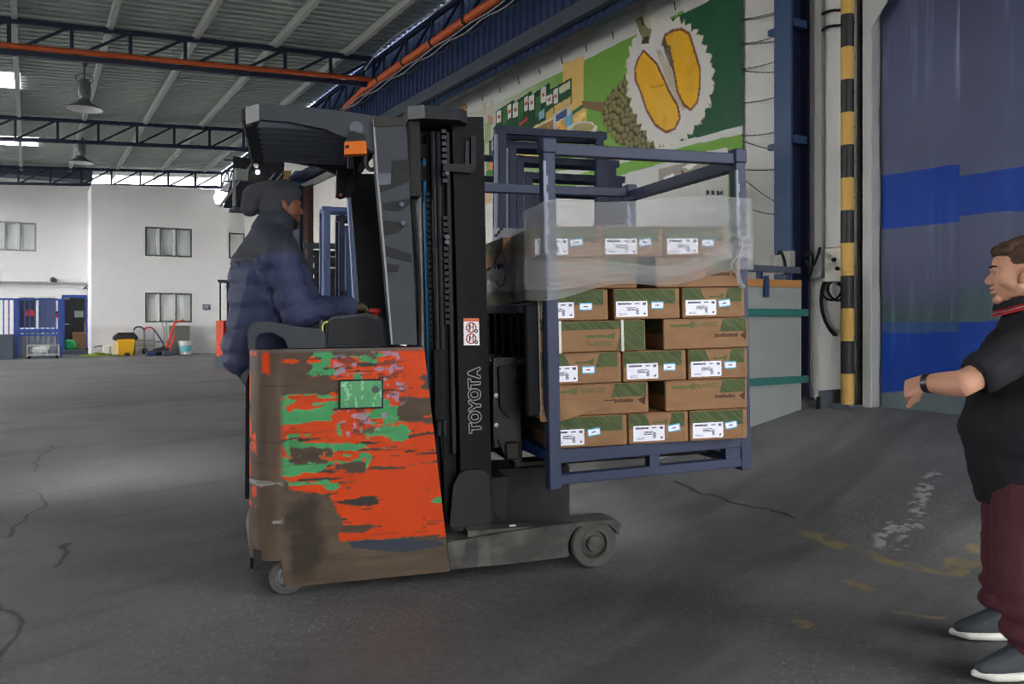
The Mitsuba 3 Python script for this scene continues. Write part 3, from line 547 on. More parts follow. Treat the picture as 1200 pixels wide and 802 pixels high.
paint(bumpy(flesh.buffer(.035), .10, 5, 7), (190, 188, 150)); paint(bumpy(flesh.buffer(.035), .085, 5, 7), (222, 220, 208)); paint(flesh, (224, 222, 216))
m = inside(flesh, U, V); col[m] *= (.88 + .2 * n2(U[m], V[m], 2.2, 4))[:, None]
paint(bp([(372, 250), (395, 245), (450, 350), (520, 500), (528, 540), (500, 545), (470, 490), (420, 390)], *C6), (196, 184, 160), .9, .8)
podL = bp([(312, 258), (285, 300), (274, 340), (275, 390), (303, 460), (328, 540), (370, 612), (420, 646), (462, 632), (485, 585), (474, 525), (435, 460), (404, 390), (372, 320)], *C6)
podR = bp([(418, 180), (450, 158), (495, 150), (532, 172), (560, 260), (584, 340), (586, 420), (574, 500), (545, 536), (512, 512), (482, 450), (466, 360), (450, 290), (442, 225), (408, 215)], *C6)
for pod, sd in ((podL, 1), (podR, 2)):
    paint(pod.buffer(.035), (150, 84, 36), .9); paint(pod.buffer(.02), (110, 56, 30), .7, .8); paint(pod, (240, 180, 34))
    m = inside(pod, U, V); f = n2(U[m], V[m] * .7, 3, sd); g = np.clip((f - .45) * 3, 0, 1)[:, None]; col[m] = col[m] * (1 - .55 * g) + lin((240, 205, 110)) * .55 * g; f2 = np.clip((n2(U[m], V[m], 4, sd + 20) - .55) * 4, 0, 1)[:, None]; col[m] = col[m] * (1 - .4 * f2) + lin((190, 110, 20)) * .4 * f2
paint(bp([(404, 195), (418, 185), (430, 230), (458, 300), (455, 345), (436, 320), (415, 260)], *C6), (104, 80, 60), .9, .5)
paint(bp([(340, 428), (410, 415), (412, 424), (342, 438)], *C6), (190, 120, 40), .6)
paint(bp([(255, 36), (290, 18), (345, 110), (352, 150), (336, 216), (300, 218), (306, 190), (290, 150)], *C6), (132, 128, 88), 1, .5); paint(bp([(282, 26), (296, 20), (350, 112), (346, 150), (325, 130)], *C6), (206, 204, 176)); paint(bp([(300, 216), (312, 188), (336, 178), (340, 216)], *C6), (70, 62, 50))
kb = thing('banner', 'huge printed wall banner showing a halved durian and green packs', 'banner')
vmat('print', .5, .3)
put(kb, bm, 'mat_print', smooth=True, color=col)
part(kb, 'backing', box(BX + .019, BX + .028, 6.46, 15.4, 2.16, 5.3), 'mat_white_paint')
for y in np.arange(6.9, 15.2, .62): part(kb, 'tie', tube([(BX - .01, y, 5.17), (BX - .03, y, 5.27)], .008, 4), 'mat_black_rubber')

# ------------------------------------------------------------------ blue column, its brackets, wires to the banner
mat('column_blue', (44, 70, 108), .45, 0, .5)
k = thing('steel_column', 'dark blue steel column against the white wall right of the banner', 'column')
part(k, 'front_flange', box(6.66, 6.69, 5.54, 5.75, .2, 6.1), 'mat_column_blue'); part(k, 'web', box(6.69, 6.93, 5.635, 5.655, .2, 6.3), 'mat_navy_steel'); part(k, 'rear_flange', box(6.93, 6.958, 5.54, 5.75, .2, 6.3), 'mat_navy_steel')
part(k, 'base_plate', box(6.60, 6.955, 5.48, 5.81, .40, .50), 'mat_navy_steel')
for py in (29, 164):
    q = on_x(930, py, 6.8); part(k, 'bracket', box(6.70, 6.90, 5.53, 5.60, q[2] - .05, q[2] + .03), 'mat_column_blue'); q = on_x(905, py + 8, 6.7); part(k, 'bracket', box(6.70, 6.76, 5.75, 5.87, q[2] - .03, q[2] + .03), 'mat_column_blue')
ORD = ('first','second','third','fourth','fifth','sixth','seventh','eighth','ninth','tenth','eleventh','lowest')
for i, (a, b) in enumerate((((867, 23), (911, 14)), ((868, 24), (911, 16)), ((868, 51), (911, 42)), ((868, 52), (912, 48)), ((868, 81), (912, 71)), ((869, 82), (912, 84)), ((870, 121), (913, 113)), ((869, 159), (913, 154)), ((870, 165), (913, 176)), ((871, 199), (914, 198)), ((874, 212), (914, 240)), ((874, 243), (914, 252)))):
    p, q = on_x(*a, 6.93), on_x(*b, 6.72); mid = (p + q) / 2 - (0, 0, .01 + .004 * (i % 3))
    k = thing('wire', ORD[i] + ' thin dark wire, counted from the top, between banner edge and blue column', 'wire', 'wires between banner and column')
    put(k, tube(spline([p, mid, q], 8), .0045, 4), 'mat_dark_cable')
# ------------------------------------------------------------------ cold store door with a worn blue curtain
mat('frame_white', (176, 178, 176), .5, 0, .4); mat('stainless', (182, 178, 166), .4, .4, .5)
DT = 4.33
k = struct('door_2', 'tall cold store door hung with a worn blue plastic curtain')
put(k, cat([box(6.80, 7.0, 4.72, 4.82, .3, DT + .1, .008), box(6.80, 7.0, 1.4, 4.82, DT, DT + .12, .008)]), 'mat_frame_white')
part(k, 'guide_rail', box(6.93, 7.0, 4.825, 4.925, .3, DT + .2), 'mat_black_rubber'); part(k, 'jamb_trim', box(6.88, 6.98, 4.93, 4.985, .3, 6), 'mat_frame_white')
part(k, 'rail_lip', box(6.90, 6.93, 4.86, 4.875, .3, DT + .1), 'mat_gutter')
part(k, 'gusset', prism([(0, 0), (-.24, 0), (0, -.30)], 0, .012, basis((6.80, 4.74, DT), (0, 1, 0), (0, 0, 1))), 'mat_frame_white')
for i in range(12): part(k, 'rivet', lathe([(0, -.012), (.006, -.008), (.009, 0)], 8, (6.88, 4.957, .8 + .34 * i), (1, 0, 0)), 'mat_gutter')
for py in (282, 324, 366): q = on_x(1005, py, 6.95); part(k, 'bracket', cat([box(6.90, 6.97, q[1] - .035, q[1] + .03, q[2] - .045, q[2] + .045, .005), box(6.86, 6.90, q[1] - .01, q[1] + .03, q[2] - .02, q[2] + .02)]), 'mat_stainless')
def curtain(px_l, px_r, x, bands, name, seed):
    y1, y0 = on_x(px_l, 372, x)[1], (on_x(px_r, 372, x)[1] if px_r < 1300 else 1.55)
    g, u, v = grid(lambda a, b: (x + .012 * np.sin(a * 7 + seed) + .006 * np.sin(b * 5 + a * 3), a, b), np.linspace(y0, y1, 150), np.linspace(.44, DT, 260)); g.invert()
    base = np.array((80, 86, 114.)) + np.stack([(n2(u, v, .9, seed) - .5) * 30] * 3, 1) * (1, 1, 1.1)
    st = np.clip((n2(u * 9, v * .55, 1.6, seed + 3, 3) - .56) * 4, 0, 1) * np.clip((n2(u, v, 1.3, seed + 5) - .38) * 4, 0, 1); base += (st * 55)[:, None]
    lo = np.clip((1.55 - v) / .35, 0, 1)[:, None] * np.array((-18, 4, -34.)); base += lo
    for b in bands:
        m_ = inside(sg.Polygon([on_x(p_, q_, x)[1:] for p_, q_ in b[0]]).buffer(0), u, v); base[m_] = np.array(b[1]) + (n2(u[m_] * 3, v[m_], 2, seed + 8)[:, None] - .5) * 26 + (st[m_] * 28)[:, None]
    sc = np.clip((n2(u, v * 2.5, 7, seed + 12) - .68) * 8, 0, 1) * np.clip((1.2 - v) / .3, 0, 1); base = base * (1 - .6 * sc[:, None]) + np.array((50, 60, 90)) * .6 * sc[:, None]
    part(k, name, g, 'mat_curtain', smooth=True, color=lin(np.clip(base, 0, 255)))
vmat('curtain', .5, .2)
BLU = (10, 58, 150)
curtain(1034, 1127, 6.93, [([(1030, 206.5), (1130, 191.5), (1130, 260.5), (1030, 269)], BLU), ([(1030, 377), (1130, 377), (1130, 390), (1030, 391)], (52, 80, 130)), ([(1030, 391), (1130, 389.5), (1130, 452), (1030, 461)], BLU), ([(1030, 461), (1130, 452), (1130, 520), (1030, 520)], (96, 108, 112))], 'curtain_sheet', 3)
curtain(1124, 9999, 6.90, [([(1120, 207), (1210, 195), (1400, 170), (1400, 228), (1210, 246), (1120, 253)], BLU), ([(1118, 341), (1140, 336), (1400, 330), (1400, 377), (1118, 377)], (70, 92, 100)), ([(1120, 377), (1400, 375), (1400, 430), (1120, 452)], BLU), ([(1120, 453), (1400, 430), (1400, 560), (1120, 520)], (84, 98, 104))], 'curtain_sheet', 11)
put(struct('wall_behind_door'), box(7.3, 7.4, 0, 6, 0, 5), 'mat_room_dark')
# ------------------------------------------------------------------ striped post, conduit, switch box, cables
mat('post_yellow', (206, 164, 84), .5, 0, .4); mat('post_black', (44, 44, 46), .5, 0, .4)
p = on_x(993, 475, 6.75); zb = floor_h(p[0], p[1]); zb = float(zb)
k = thing('striped_post', 'round post banded yellow and black beside the cold store door', 'post')
q0 = on_x(993, 438, 6.75)[2]; H_ = .3136
part(k, 'band', lathe([(0, zb - .05), (.0605, zb - .05), (.0605, q0), (0, q0)], 24, (p[0], p[1], 0)), 'mat_post_yellow', smooth=40)
for i in range(12): part(k, 'band', lathe([(.0605, q0 + H_ * i), (.0605, q0 + H_ * (i + 1))], 24, (p[0], p[1], 0)), 'mat_post_black' if i % 2 == 0 else 'mat_post_yellow', smooth=40)
part(k, 'foot_plate', box(p[0] - .12, p[0] + .12, p[1] - .12, p[1] + .12, zb - .03, zb + .015), 'mat_gutter')
k = thing('conduit', 'pale square conduit running down the white wall to the switch box', 'conduit'); a, b = on_x(957, 300, 6.94), on_x(965, 300, 6.94); z0 = on_x(961, 318, 6.94)[2]
put(k, box(6.91, 6.957, b[1], a[1], z0, 5.3), 'mat_frame_white'); part(k, 'end_box', box(6.89, 6.957, b[1] - .01, a[1] + .02, z0 - .07, z0 + .0, .005), 'mat_frame_white')
k = thing('switch_box', 'stainless switch box on the white wall beside the striped post', 'electrical box'); a, b = on_x(966, 291, 6.85), on_x(988, 330, 6.85)
put(k, box(6.85, 6.957, b[1], a[1], b[2], a[2], .008), 'mat_stainless')
for dy, dz in ((.10, .22), (.06, .13)): part(k, 'knob', lathe([(0, -.02), (.018, -.02), (.02, 0), (0, 0)], 14, (6.85, b[1] + dy, b[2] + dz), (1, 0, 0)), 'mat_black_rubber')
c0 = on_x(975, 330, 6.87)
for j, pts in enumerate(([(975, 330), (972, 345), (984, 352), (987, 340), (981, 333)], [(967, 330), (963, 350), (966, 372), (975, 388), (981, 393)], [(970, 330), (966, 348), (974, 352), (984, 346), (983, 331)], [(965, 331), (962, 360), (968, 380), (978, 394)])):
    k = thing('cable', ('black cable curled into a loop close below the switch box', 'longest black cable hanging below the switch box, ending in bare wires', 'black cable with a shallow bow below the switch box', 'thin outermost black cable hanging below the left of the switch box')[j], 'cable', 'cables below the switch box'); put(k, tube(spline([on_x(*q_, 6.90 + .008 * j) for q_ in pts], 26), .011, 6), 'mat_black_rubber', smooth=40)
for j, pts in enumerate(([(963, 17), (972, 13), (980, 12), (989, 12)], [(963, 36), (972, 31), (982, 30), (990, 28)], [(998, 8), (1006, 3)])):
    k = thing('cable', ('upper black cable behind the top of the striped post', 'lower black cable behind the top of the striped post', 'short black cable right of the top of the striped post')[j], 'cable'); put(k, tube(spline([on_x(*q_, 6.92) for q_ in pts], 12), .014, 6), 'mat_black_rubber', smooth=40)
for j, (x_, lb) in enumerate(((1001, 'small black clamp on the white panel beside the striped post'),)):
    q = on_x(1001, 24, 6.93); k = thing('clamp', lb, 'clamp'); put(k, box(6.92, 6.957, q[1] - .03, q[1] + .03, q[2] - .04, q[2] + .04, .01), 'mat_black_rubber'); part(k, 'screw', lathe([(0, -.012), (.008, -.01), (.01, 0)], 8, (6.92, q[1], q[2]), (1, 0, 0)), 'mat_galv')
k = thing('kerb_block', 'dark block on the floor at the foot of the white wall', 'block'); a, b = on_x(944, 470, 6.5), on_x(971, 470, 6.7)
put(k, box(6.55, 6.95, b[1], a[1] - .12, .36, .62, .02), 'mat_gutter'); part(k, 'rubber_strip', box(6.53, 6.56, b[1] + .01, a[1] - .13, .42, .56), 'mat_black_rubber')
# ------------------------------------------------------------------ grey insulated panels with teal edging, clutter on top
mat('panel_grey', (142, 148, 146), .5, 0, .4); mat('teal', (44, 106, 98), .5, 0, .4); mat('wood', (178, 128, 74), .7, 0, .2)
PY = 5.25
k = thing('grey_partition', 'grey panel partition with teal rails standing between load and wall', 'partition')
zt = 1.62
for i in range(2): part(k, 'panel', box(4.64 + .92 * i, 4.64 + .92 * (i + 1) - .006, PY, PY + .16, -.05, zt, .006), 'mat_panel_grey')
for z in (1.38, .73): part(k, 'teal_rail', box(4.62, 6.53, PY - .035, PY + .0, z - .04, z + .03), 'mat_teal')
part(k, 'wooden_cap', box(4.66, 6.46, PY - .01, PY + .17, zt, zt + .07), 'mat_wood')
k = thing('steel_bar', 'dark steel bar lying above the wooden cap of the grey partition', 'bar'); put(k, box(4.9, 6.46, PY + .0, PY + .08, zt + .14, zt + .20), 'mat_gutter')
for x in (5.0, 5.9, 6.3): part(k, 'foot', box(x, x + .05, PY + .02, PY + .06, zt + .07, zt + .14), 'mat_fascia_blue')
part(k, 'hanging_strap', box(5.92, 5.98, PY - .03, PY - .015, zt - .1, zt + .1), 'mat_fascia_blue')
mat('socket_grey', (150, 150, 144), .6)
k = thing('socket', 'grey socket hung by a black cable left of the blue column', 'socket'); q = on_y(908, 308, PY + .1); put(k, cat([box(q[0] - .05, q[0] + .05, PY + .05, PY + .13, q[2] - .06, q[2] + .07, .015)]), 'mat_socket_grey'); part(k, 'cable', tube(spline([(q[0] + .02, PY + .08, q[2] + .06), (q[0] + .05, PY + .08, q[2] + .11), (q[0] + .09, PY + .07, q[2] + .05), (q[0] + .1, PY + .1, q[2] - .1)], 14), .014, 6), 'mat_black_rubber', smooth=40); part(k, 'plug', box(q[0] - .07, q[0] + .06, PY + .03, PY + .12, q[2] - .11, q[2] - .06, .01), 'mat_white_paint')
k = thing('socket', 'grey socket with black cables fixed on the blue column', 'socket'); q = on_x(937, 304, 6.66); put(k, box(6.56, 6.66, 5.47, 5.62, q[2] - .08, q[2] + .09, .015), 'mat_socket_grey'); part(k, 'plug', lathe([(0, -.14), (.035, -.14), (.035, -.06), (.045, -.06), (.045, 0)], 14, (6.61, 5.53, q[2] - .08)), 'mat_socket_grey', smooth=30)
part(k, 'cable', tube(spline([on_x(944, 305, 6.6), on_x(950, 313, 6.62), on_x(956, 306, 6.7), on_x(960, 297, 6.9)], 16), .014, 6), 'mat_black_rubber', smooth=40); part(k, 'cable', tube(spline([on_x(944, 300, 6.6), on_x(949, 296, 6.62), on_x(952, 312, 6.7), on_x(948, 320, 6.8)], 16), .014, 6), 'mat_black_rubber', smooth=40)
# ------------------------------------------------------------------ beyond the mast: sliding door, dark canopy, blue wall
k = struct('door_3', 'white sliding door under a grey track on the right wall')
a, b = on_x(367, 300, 6.55), on_x(440, 300, 6.55); zt = on_x(380, 212, 6.55)[2]
for i in range(3):
    u0, u1 = b[1] + (a[1] - b[1]) * i / 3, b[1] + (a[1] - b[1]) * (i + 1) / 3
    part(k, 'leaf_panel', box(6.55, 6.66, u0 + .006, u1 - .006, .03, zt, .006), 'mat_panel')
put(k, box(6.66, 6.96, b[1], a[1], 0, zt - .02), 'mat_panel')
part(k, 'track', box(6.44, 6.62, b[1] - .8, a[1] + .7, zt + .02, zt + .14), 'mat_galv')
mat('brown', (52, 34, 28), .7); mat('sky_blue', (78, 122, 160), .5); mat('canopy_dark', (46, 50, 54), .6, 0, .3); mat('tan', (176, 138, 90), .6)
k = struct('wall_inner', 'navy wall section beyond the sliding door')
put(k, box(6.3, 6.9, a[1] + .45, a[1] + 2.6, 0, zt + .05), 'mat_navy_steel'); part(k, 'edge', box(6.4, 6.62, a[1] + .02, a[1] + .42, 0, zt - .02), 'mat_brown')
pq = lambda pts, Y: [(on_y(*q, Y)[0], on_y(*q, Y)[2]) for q in pts]
part(k, 'blue_sheet', prism(pq([(338, 224), (338, 209), (346, 200), (380, 200), (350, 224)], 21.9), -.06, 0, basis((0, 21.9, 0), (1, 0, 0), (0, 0, 1))), 'mat_sky_blue'); part(k, 'tan_strip', prism(pq([(332, 200), (341, 200), (341, 224), (332, 224)], 21.95), -.06, 0, basis((0, 21.95, 0), (1, 0, 0), (0, 0, 1))), 'mat_tan')
part(k, 'soffit', box(6.1, 6.9, a[1] - 3, a[1] + 2.6, zt + .2, zt + .3), 'mat_navy_steel')
CYF = 22.0
x0, x1 = on_y(262, 240, CYF)[0], on_y(333, 240, CYF)[0]; z0, z1 = on_y(270, 244, CYF)[2], on_y(270, 183, CYF)[2]
k = thing('canopy', 'dark sheet canopy hung high at the far end of the right wall', 'canopy')
part(k, 'front_sheet', prism([(x0, z0), (x1, z0), (x1, z1), (x0 + .25, z1), (x0 + .25, z0 + .9)], -.05, 0, basis((0, CYF, 0), (1, 0, 0), (0, 0, 1))), 'mat_canopy_dark')
part(k, 'roof', box(x0 + .3, x1, CYF, CYF + .8, z0 - .02, z0 + .06), 'mat_canopy_dark')
for i in range(6): part(k, 'rib', box(x0, x1, CYF - .06, CYF - .02, z0 + .12 + .28 * i, z0 + .15 + .28 * i), 'mat_navy_steel')
part(k, 'strut', beam((x0 - .1, CYF - .05, z0 + .02), (x0 + .75, CYF - .05, z1 - .1), .06), 'mat_galv')
k = thing('duct_box', 'grey box mounted on the dark canopy', 'box'); q = on_y(282, 206, CYF - .1); put(k, box(q[0] - .16, q[0] + .16, CYF - .25, CYF - .065, q[2] - .14, q[2] + .14, .01), 'mat_alu_grey'); part(k, 'lid', box(q[0] - .18, q[0] + .18, CYF - .26, CYF - .07, q[2] + .12, q[2] + .16), 'mat_galv')
k = thing('drain_pipe', 'grey pipe hanging down from the dark canopy', 'pipe'); q, r = on_y(274, 205, CYF - .05), on_y(274.5, 245, CYF - .05); put(k, tube([q, r], .05, 8), 'mat_galv', smooth=40); part(k, 'outlet', blob([(r - (0, .06, 0), .08), (r + (.2, -.06, -.02), .04)], .04), 'mat_gutter', smooth=True)
for px, py, lb in ((300, 194, 'dim round lamp under the dark canopy, upper of two'), (302, 202, 'glowing round lamp under the dark canopy, lower of two')):
    q = on_y(px, py, CYF - .3); k = thing('ceiling_lamp', lb, 'lamp', 'canopy lamps')
    s = trimesh.creation.icosphere(2, .065); s.apply_translation(q); put(k, s, 'mat_lamp_white', smooth=True)
    if py > 200: scene[k]['emitter'] = {'type': 'area', 'radiance': {'type': 'rgb', 'value': [6.0, 5.4, 4.4]}}
    part(k, 'holder', box(q[0] - .05, q[0] + .05, CYF - .3, CYF - .05, q[2] + .05, q[2] + .12), 'mat_gutter')
for j, (a_, b_) in enumerate((((322, 203), (306, 222)), ((330, 204), (312, 224)))):
    k = thing('cable', ('upper pale slack cable slanting down from the dark canopy', 'lower pale slack cable slanting down from the dark canopy')[1 - j], 'cable', 'pale cables below the canopy'); put(k, tube(spline([on_y(*a_, CYF - .03), on_y((a_[0] + b_[0]) / 2 - 1, (a_[1] + b_[1]) / 2 + 2, CYF - .05), on_y(*b_, CYF - .03)], 10), .03, 6), 'mat_galv', smooth=40)
# ------------------------------------------------------------------ stacks of steel pallet frames
mat('frame_blue', (27, 38, 66), .5, 0, .3); mat('frame_bright', (28, 64, 122), .4, 0, .4); mat('frame_black', (34, 36, 40), .45, 0, .5); mat('worn_steel', (128, 136, 156), .5, 0, .4)
def pallet_frame(depth, xl, yl, xr, yr, w, m, label, group, rear=None, worn=True, stubs=True):
    A, B = at_depth(xl, yl, depth), at_depth(xr, yr, depth * (1.03 if xr - xl > 60 else 1.02)); B[2] = A[2]
    k = thing('pallet_frame', label, 'pallet frame', group)
    fa, fb = floor_h(A[0], A[1]), floor_h(B[0], B[1])
    d = (B - A) / np.linalg.norm(B - A); nrm = np.array([-d[1], d[0], 0])
    part(k, 'post', beam((A[0], A[1], fa), A + (0, 0, w / 2), w, w, d), m); part(k, 'post', beam((B[0], B[1], fb), B + (0, 0, w / 2), w, w, d), m)
    part(k, 'top_rail', beam(A - d * w, B + d * w, w * .9, w * .9), m)
    part(k, 'lower_rail', beam((A[0], A[1], fa + .15), (B[0], B[1], fb + .15), w * .9), m)
    if rear:
        R = nrm * rear
        if R @ FWD < 0: R = -R
        part(k, 'side_rail', beam(A, A + R, w * .8), m); part(k, 'side_rail', beam(B, B + R, w * .8), m); part(k, 'rear_rail', beam(A + R, B + R, w * .8), m)
        part(k, 'post', beam((A + R)[:2].tolist() + [float(floor_h(*(A + R)[:2]))], A + R, w * .8, w * .8, d), m)
    if worn: part(k, 'bare_edge', beam((A[0], A[1], fa + .6), A, .02, w * 1.02, d).apply_translation(-d * w * .5), 'mat_worn_steel', label='paint rubbed to bare steel')
    return k
lbs = ['first (nearest and tallest) blue pallet frame of the row behind the load', 'second blue pallet frame of the row behind the load', 'third blue pallet frame of the row behind the load', 'fourth blue pallet frame of the row behind the load', 'fifth (lowest) blue pallet frame of the row behind the load']
for i, (l, r) in enumerate((((588, 153), (702, 165)), ((600, 170), (709, 182)), ((609, 187), (717, 202)), ((619, 206), (724, 219)), ((628, 224), (731, 239)))):
    pallet_frame(7.9 + .28 * i, *l, *r, .075, 'mat_frame_blue', lbs[i], 'pallet frames behind the load', rear=.25)
pallet_frame(8.6, 500, 181, 584, 186, .07, 'mat_frame_blue', 'upper blue pallet frame between mast and load', 'pallet frames beside the mast', worn=False)
pallet_frame(8.9, 500, 206, 584, 211, .07, 'mat_frame_blue', 'lower blue pallet frame between mast and load', 'pallet frames beside the mast', worn=False)
lbs = ['tallest bright blue pallet frame right of the driver', 'blue pallet frame second from the left of the row right of the driver', 'short blue pallet frame third in the row right of the driver', 'lowest blue pallet frame right of the driver, beside the guard post']
for i, (l, r) in enumerate((((383.5, 245), (446, 246)), ((400, 256), (452, 257)), ((408, 268), (456, 269)), ((416, 281), (460, 282)))):
    pallet_frame(9.4 + .35 * i, *l, *r, .06 + .005 * i, 'mat_frame_bright' if i != 1 else 'mat_frame_blue', lbs[i], 'pallet frames right of the driver', rear=.3, worn=(i == 0))
for i, (l, r) in enumerate((((363, 288), (420, 279)), ((372, 297), (424, 292)))):
    k = pallet_frame(11.6 + .5 * i, *l, *r, .09, 'mat_frame_black', ('black pallet frame with dark slats beyond the blue ones', 'lower black pallet frame with dark slats beyond the blue ones')[i], 'black pallet frames', worn=False)
    for py in (305, 318, 330, 342, 356, 370, 384):
        A, B = at_depth(l[0], py + i * 5, 11.6 + .5 * i), at_depth(r[0], py + i * 5, 11.8 + .5 * i); part(k, 'slat', beam(A, B, .05, .09), 'mat_frame_black')
k = thing('pallet_frame', 'bright blue leaning pallet frame post between driver and guard post', 'pallet frame', 'pallet frames right of the driver')
A, B = at_depth(424, 400, 7.2), at_depth(413.5, 232, 7.2); A0 = on_z(429, 372 + 1.33 * 940 / 7.2, 0)
part(k, 'post', beam(A0, B, .08, .08), 'mat_frame_bright'); part(k, 'post', beam(A0 + (.9, .3, 0), B + (.9, .3, 0), .08, .08), 'mat_frame_bright'); part(k, 'top_rail', beam(B, B + (.9, .3, 0), .08), 'mat_frame_bright'); part(k, 'bare_edge', beam(A0 + (-.045, 0, .5), B + (-.045, 0, 0), .02, .03), 'mat_worn_steel', label='paint rubbed to bare steel')
# ------------------------------------------------------------------ reach truck: local a = forward, b = to its left (away from the camera), z = up
O = EYE * [1, 1, 0] + RGT * -.314 + FWD * 4.03
_h = math.radians(15.5)
TF = RGT * math.cos(_h) + FWD * math.sin(_h); TLf = -RGT * math.sin(_h) + FWD * math.cos(_h)
TK = np.eye(4); TK[:3, 0], TK[:3, 1], TK[:3, 2], TK[:3, 3] = TF, TLf, (0, 0, 1), O
TILT = TK @ rot(-1.25, (0, 1, 0), (.3, 0, .3)) @ np.eye(4)      # mast and load lean back
def K(px, py, b=0.0, M=TK):                                   # pixel -> (a, z) on the truck's plane b
    I = np.linalg.inv(M); d = I[:3, :3] @ ray(px, py); o = I[:3, :3] @ EYE + I[:3, 3]; t = (b - o[1]) / d[1]; p = o + d * t
    return np.array([p[0], p[2]])
def KL(px, py, b): return K(px, py, b, TILT)
def side(pts, b0, b1, M=TK, raw=False):                       # side-view pixel outline on plane b0, extruded back to b1
    q = [tuple(p) if raw else tuple(K(*p, b0, M)) for p in pts]
    return prism(q, -b1, -b0, M @ basis((0, 0, 0), (1, 0, 0), (0, 0, 1)))
def tkb(a0, a1, b0, b1, z0, z1, c=0.0, M=TK): return xf(box(a0, a1, b0, b1, z0, z1, c), M)
def tkt(pts, r, n=8, M=TK, sp=0): return xf(tube(spline(pts, sp) if sp else pts, r, n), M)
tk = thing('reach_truck', 'worn orange stand-up reach truck with a black mast lifting the load of boxes', 'forklift')
mat('truck_grey', (53, 57, 63), .55, 0, .22); mat('truck_dark', (36, 38, 41), .6, 0, .18); mat('mast_black', (24, 25, 27), .6, 0, .10); mat('truck_shadow', (20, 20, 22), .7)
mat('worn_metal', (120, 122, 124), .5, .3, .4); mat('beacon', (200, 98, 8), .5, 0, .2); mat('hose_blue', (36, 104, 150), .5); mat('greasy', (32, 28, 24), .5, .1, .3)
def dusty(p, n, uv):
    f = fbm(p.x * 6, p.y * 6, p.z * 9, 4); s = smoothstep(.5, .7, fbm((p.x + p.y) * 22, p.z * 3, 4., 3))
    return mix(mix(mi.Color3f(.038, .037, .034), mi.Color3f(.085, .083, .078), smoothstep(.35, .7, f)), mi.Color3f(.016, .016, .016), s * .5)
mat('leg_dust', mikit.proc(dusty), .6, 0, .3)
# body skin: round the rear corner, along the flat side
R_, AR, BR = .15, -.963, .22
aF_top, aF_bot = K(497, 403)[0], K(527, 668)[0]
L1 = BR - R_; arcL = R_ * math.pi / 2
def skin(s, v):                                               # s: path length, 0 at the rear face's inner edge; v 0 bottom, 1 top
    a = np.where(s < L1, AR, np.where(s < L1 + arcL, AR + R_ - R_ * np.cos((s - L1) / R_), AR + R_ + (s - L1 - arcL)))
    b = np.where(s < L1, BR - s, np.where(s < L1 + arcL, R_ - R_ * np.sin((s - L1) / R_), 0.0))
    flat = np.clip((a - (AR + R_)) / .02, 0, 1)
    zt = 1.182 + .006 * a; zb = .172 * (1 - flat) + (.052 + .012 * a) * flat
    z = zb + (zt - zb) * v
    amax = aF_bot + (aF_top - aF_bot) * (z - .06) / 1.12      # sloping front edge
    k = np.clip((a - (AR + R_)) / (aF_bot - AR - R_), 0, 1); a = np.where(a > AR + R_, AR + R_ + (amax - AR - R_) * k, a)
    return a, b, z
S = np.r_[np.linspace(0, L1 + arcL, 60), np.linspace(L1 + arcL + .004, L1 + arcL + (aF_bot - AR - R_), 190)]
sk, su, sv = grid(skin, S, np.linspace(0, 1, 230))
A, B, Z = np.array(sk.vertices).T
QA, QZ = A.copy(), Z.copy()
arc = B > 1e-6; QA[arc] = AR + R_ - (L1 + arcL - su[arc]) * .9  # unrolled along the side for the paint
def n_(fx, fz, seed, o=4): return meshkit.fbm(np.stack([QA * fx, QZ * fz, np.full_like(QA, seed * 3.1)], -1), o, seed)
def kp(pts): return sg.Polygon([K(*q) for q in pts]).buffer(0)
c_ = np.tile(lin((184, 60, 18)), (len(A), 1)); c_ *= (.9 + .25 * n_(6, 9, 1))[:, None]
brown = lin((74, 60, 50))[None] * (.7 + .7 * n_(9, 24, 5))[:, None]; green = lin((64, 138, 86)); dark = lin((52, 48, 44))
def lay(w, c): global c_; w = np.clip(w, 0, 1)[:, None]; c_ = c_ * (1 - w) + c * w
def zone(pts, soft=.0): return inside(kp(pts), QA, QZ).astype(float)
def near_(pts, r):                                             # 1 inside the outline, falling to 0 at distance r outside
    g = kp(pts); d = shapely.distance(shapely.points(QA, QZ), g); return np.clip(1 - d / r, 0, 1)
streak, blot, fleck = n_(4, 34, 11), n_(9, 22, 13), n_(26, 60, 17)
lay((streak + .25 * (fleck - .5) > .70) * 1.0, brown * .9)
lay((n_(5, 60, 21) > .70) * 1.0, dark)
for g in ([(330, 411), (385, 408), (384, 424), (395, 440), (330, 446)], [(330, 456), (398, 454), (396, 492), (330, 490)], [(400, 408), (450, 408), (440, 424)], [(340, 512), (365, 514), (362, 532), (340, 534)], [(345, 528), (432, 524), (430, 542), (345, 548)], [(352, 560), (388, 562), (386, 586), (352, 584)], [(333, 540), (352, 540), (352, 572), (333, 572)], [(425, 484), (470, 478), (470, 520), (420, 522)], [(513, 580), (519, 580), (519, 586), (514, 586)]):
    lay((near_(g, .06) * .42 + .7 * (blot - .5) + .9 * (streak - .5) + .5 * (fleck - .5) > .40) * 1.0, green * (.8 + .4 * n_(12, 12, 4))[:, None])
for g, t in (([(300, 403), (365, 403), (352, 442), (300, 448)], .45), ([(318, 445), (398, 446), (398, 456), (318, 457)], .4), ([(470, 446), (505, 446), (506, 456), (470, 455)], .5), ([(472, 468), (508, 462), (512, 496), (470, 490)], .5), ([(395, 403), (500, 402), (500, 409), (395, 410)], .45), ([(342, 528), (392, 530), (390, 540), (342, 538)], .62), ([(385, 545), (425, 543), (425, 553), (385, 554)], .62)):
    lay((near_(g, .06) * .62 + .7 * (blot - .5) + .7 * (streak - .5) + .4 * (fleck - .5) > t) * 1.0, brown)
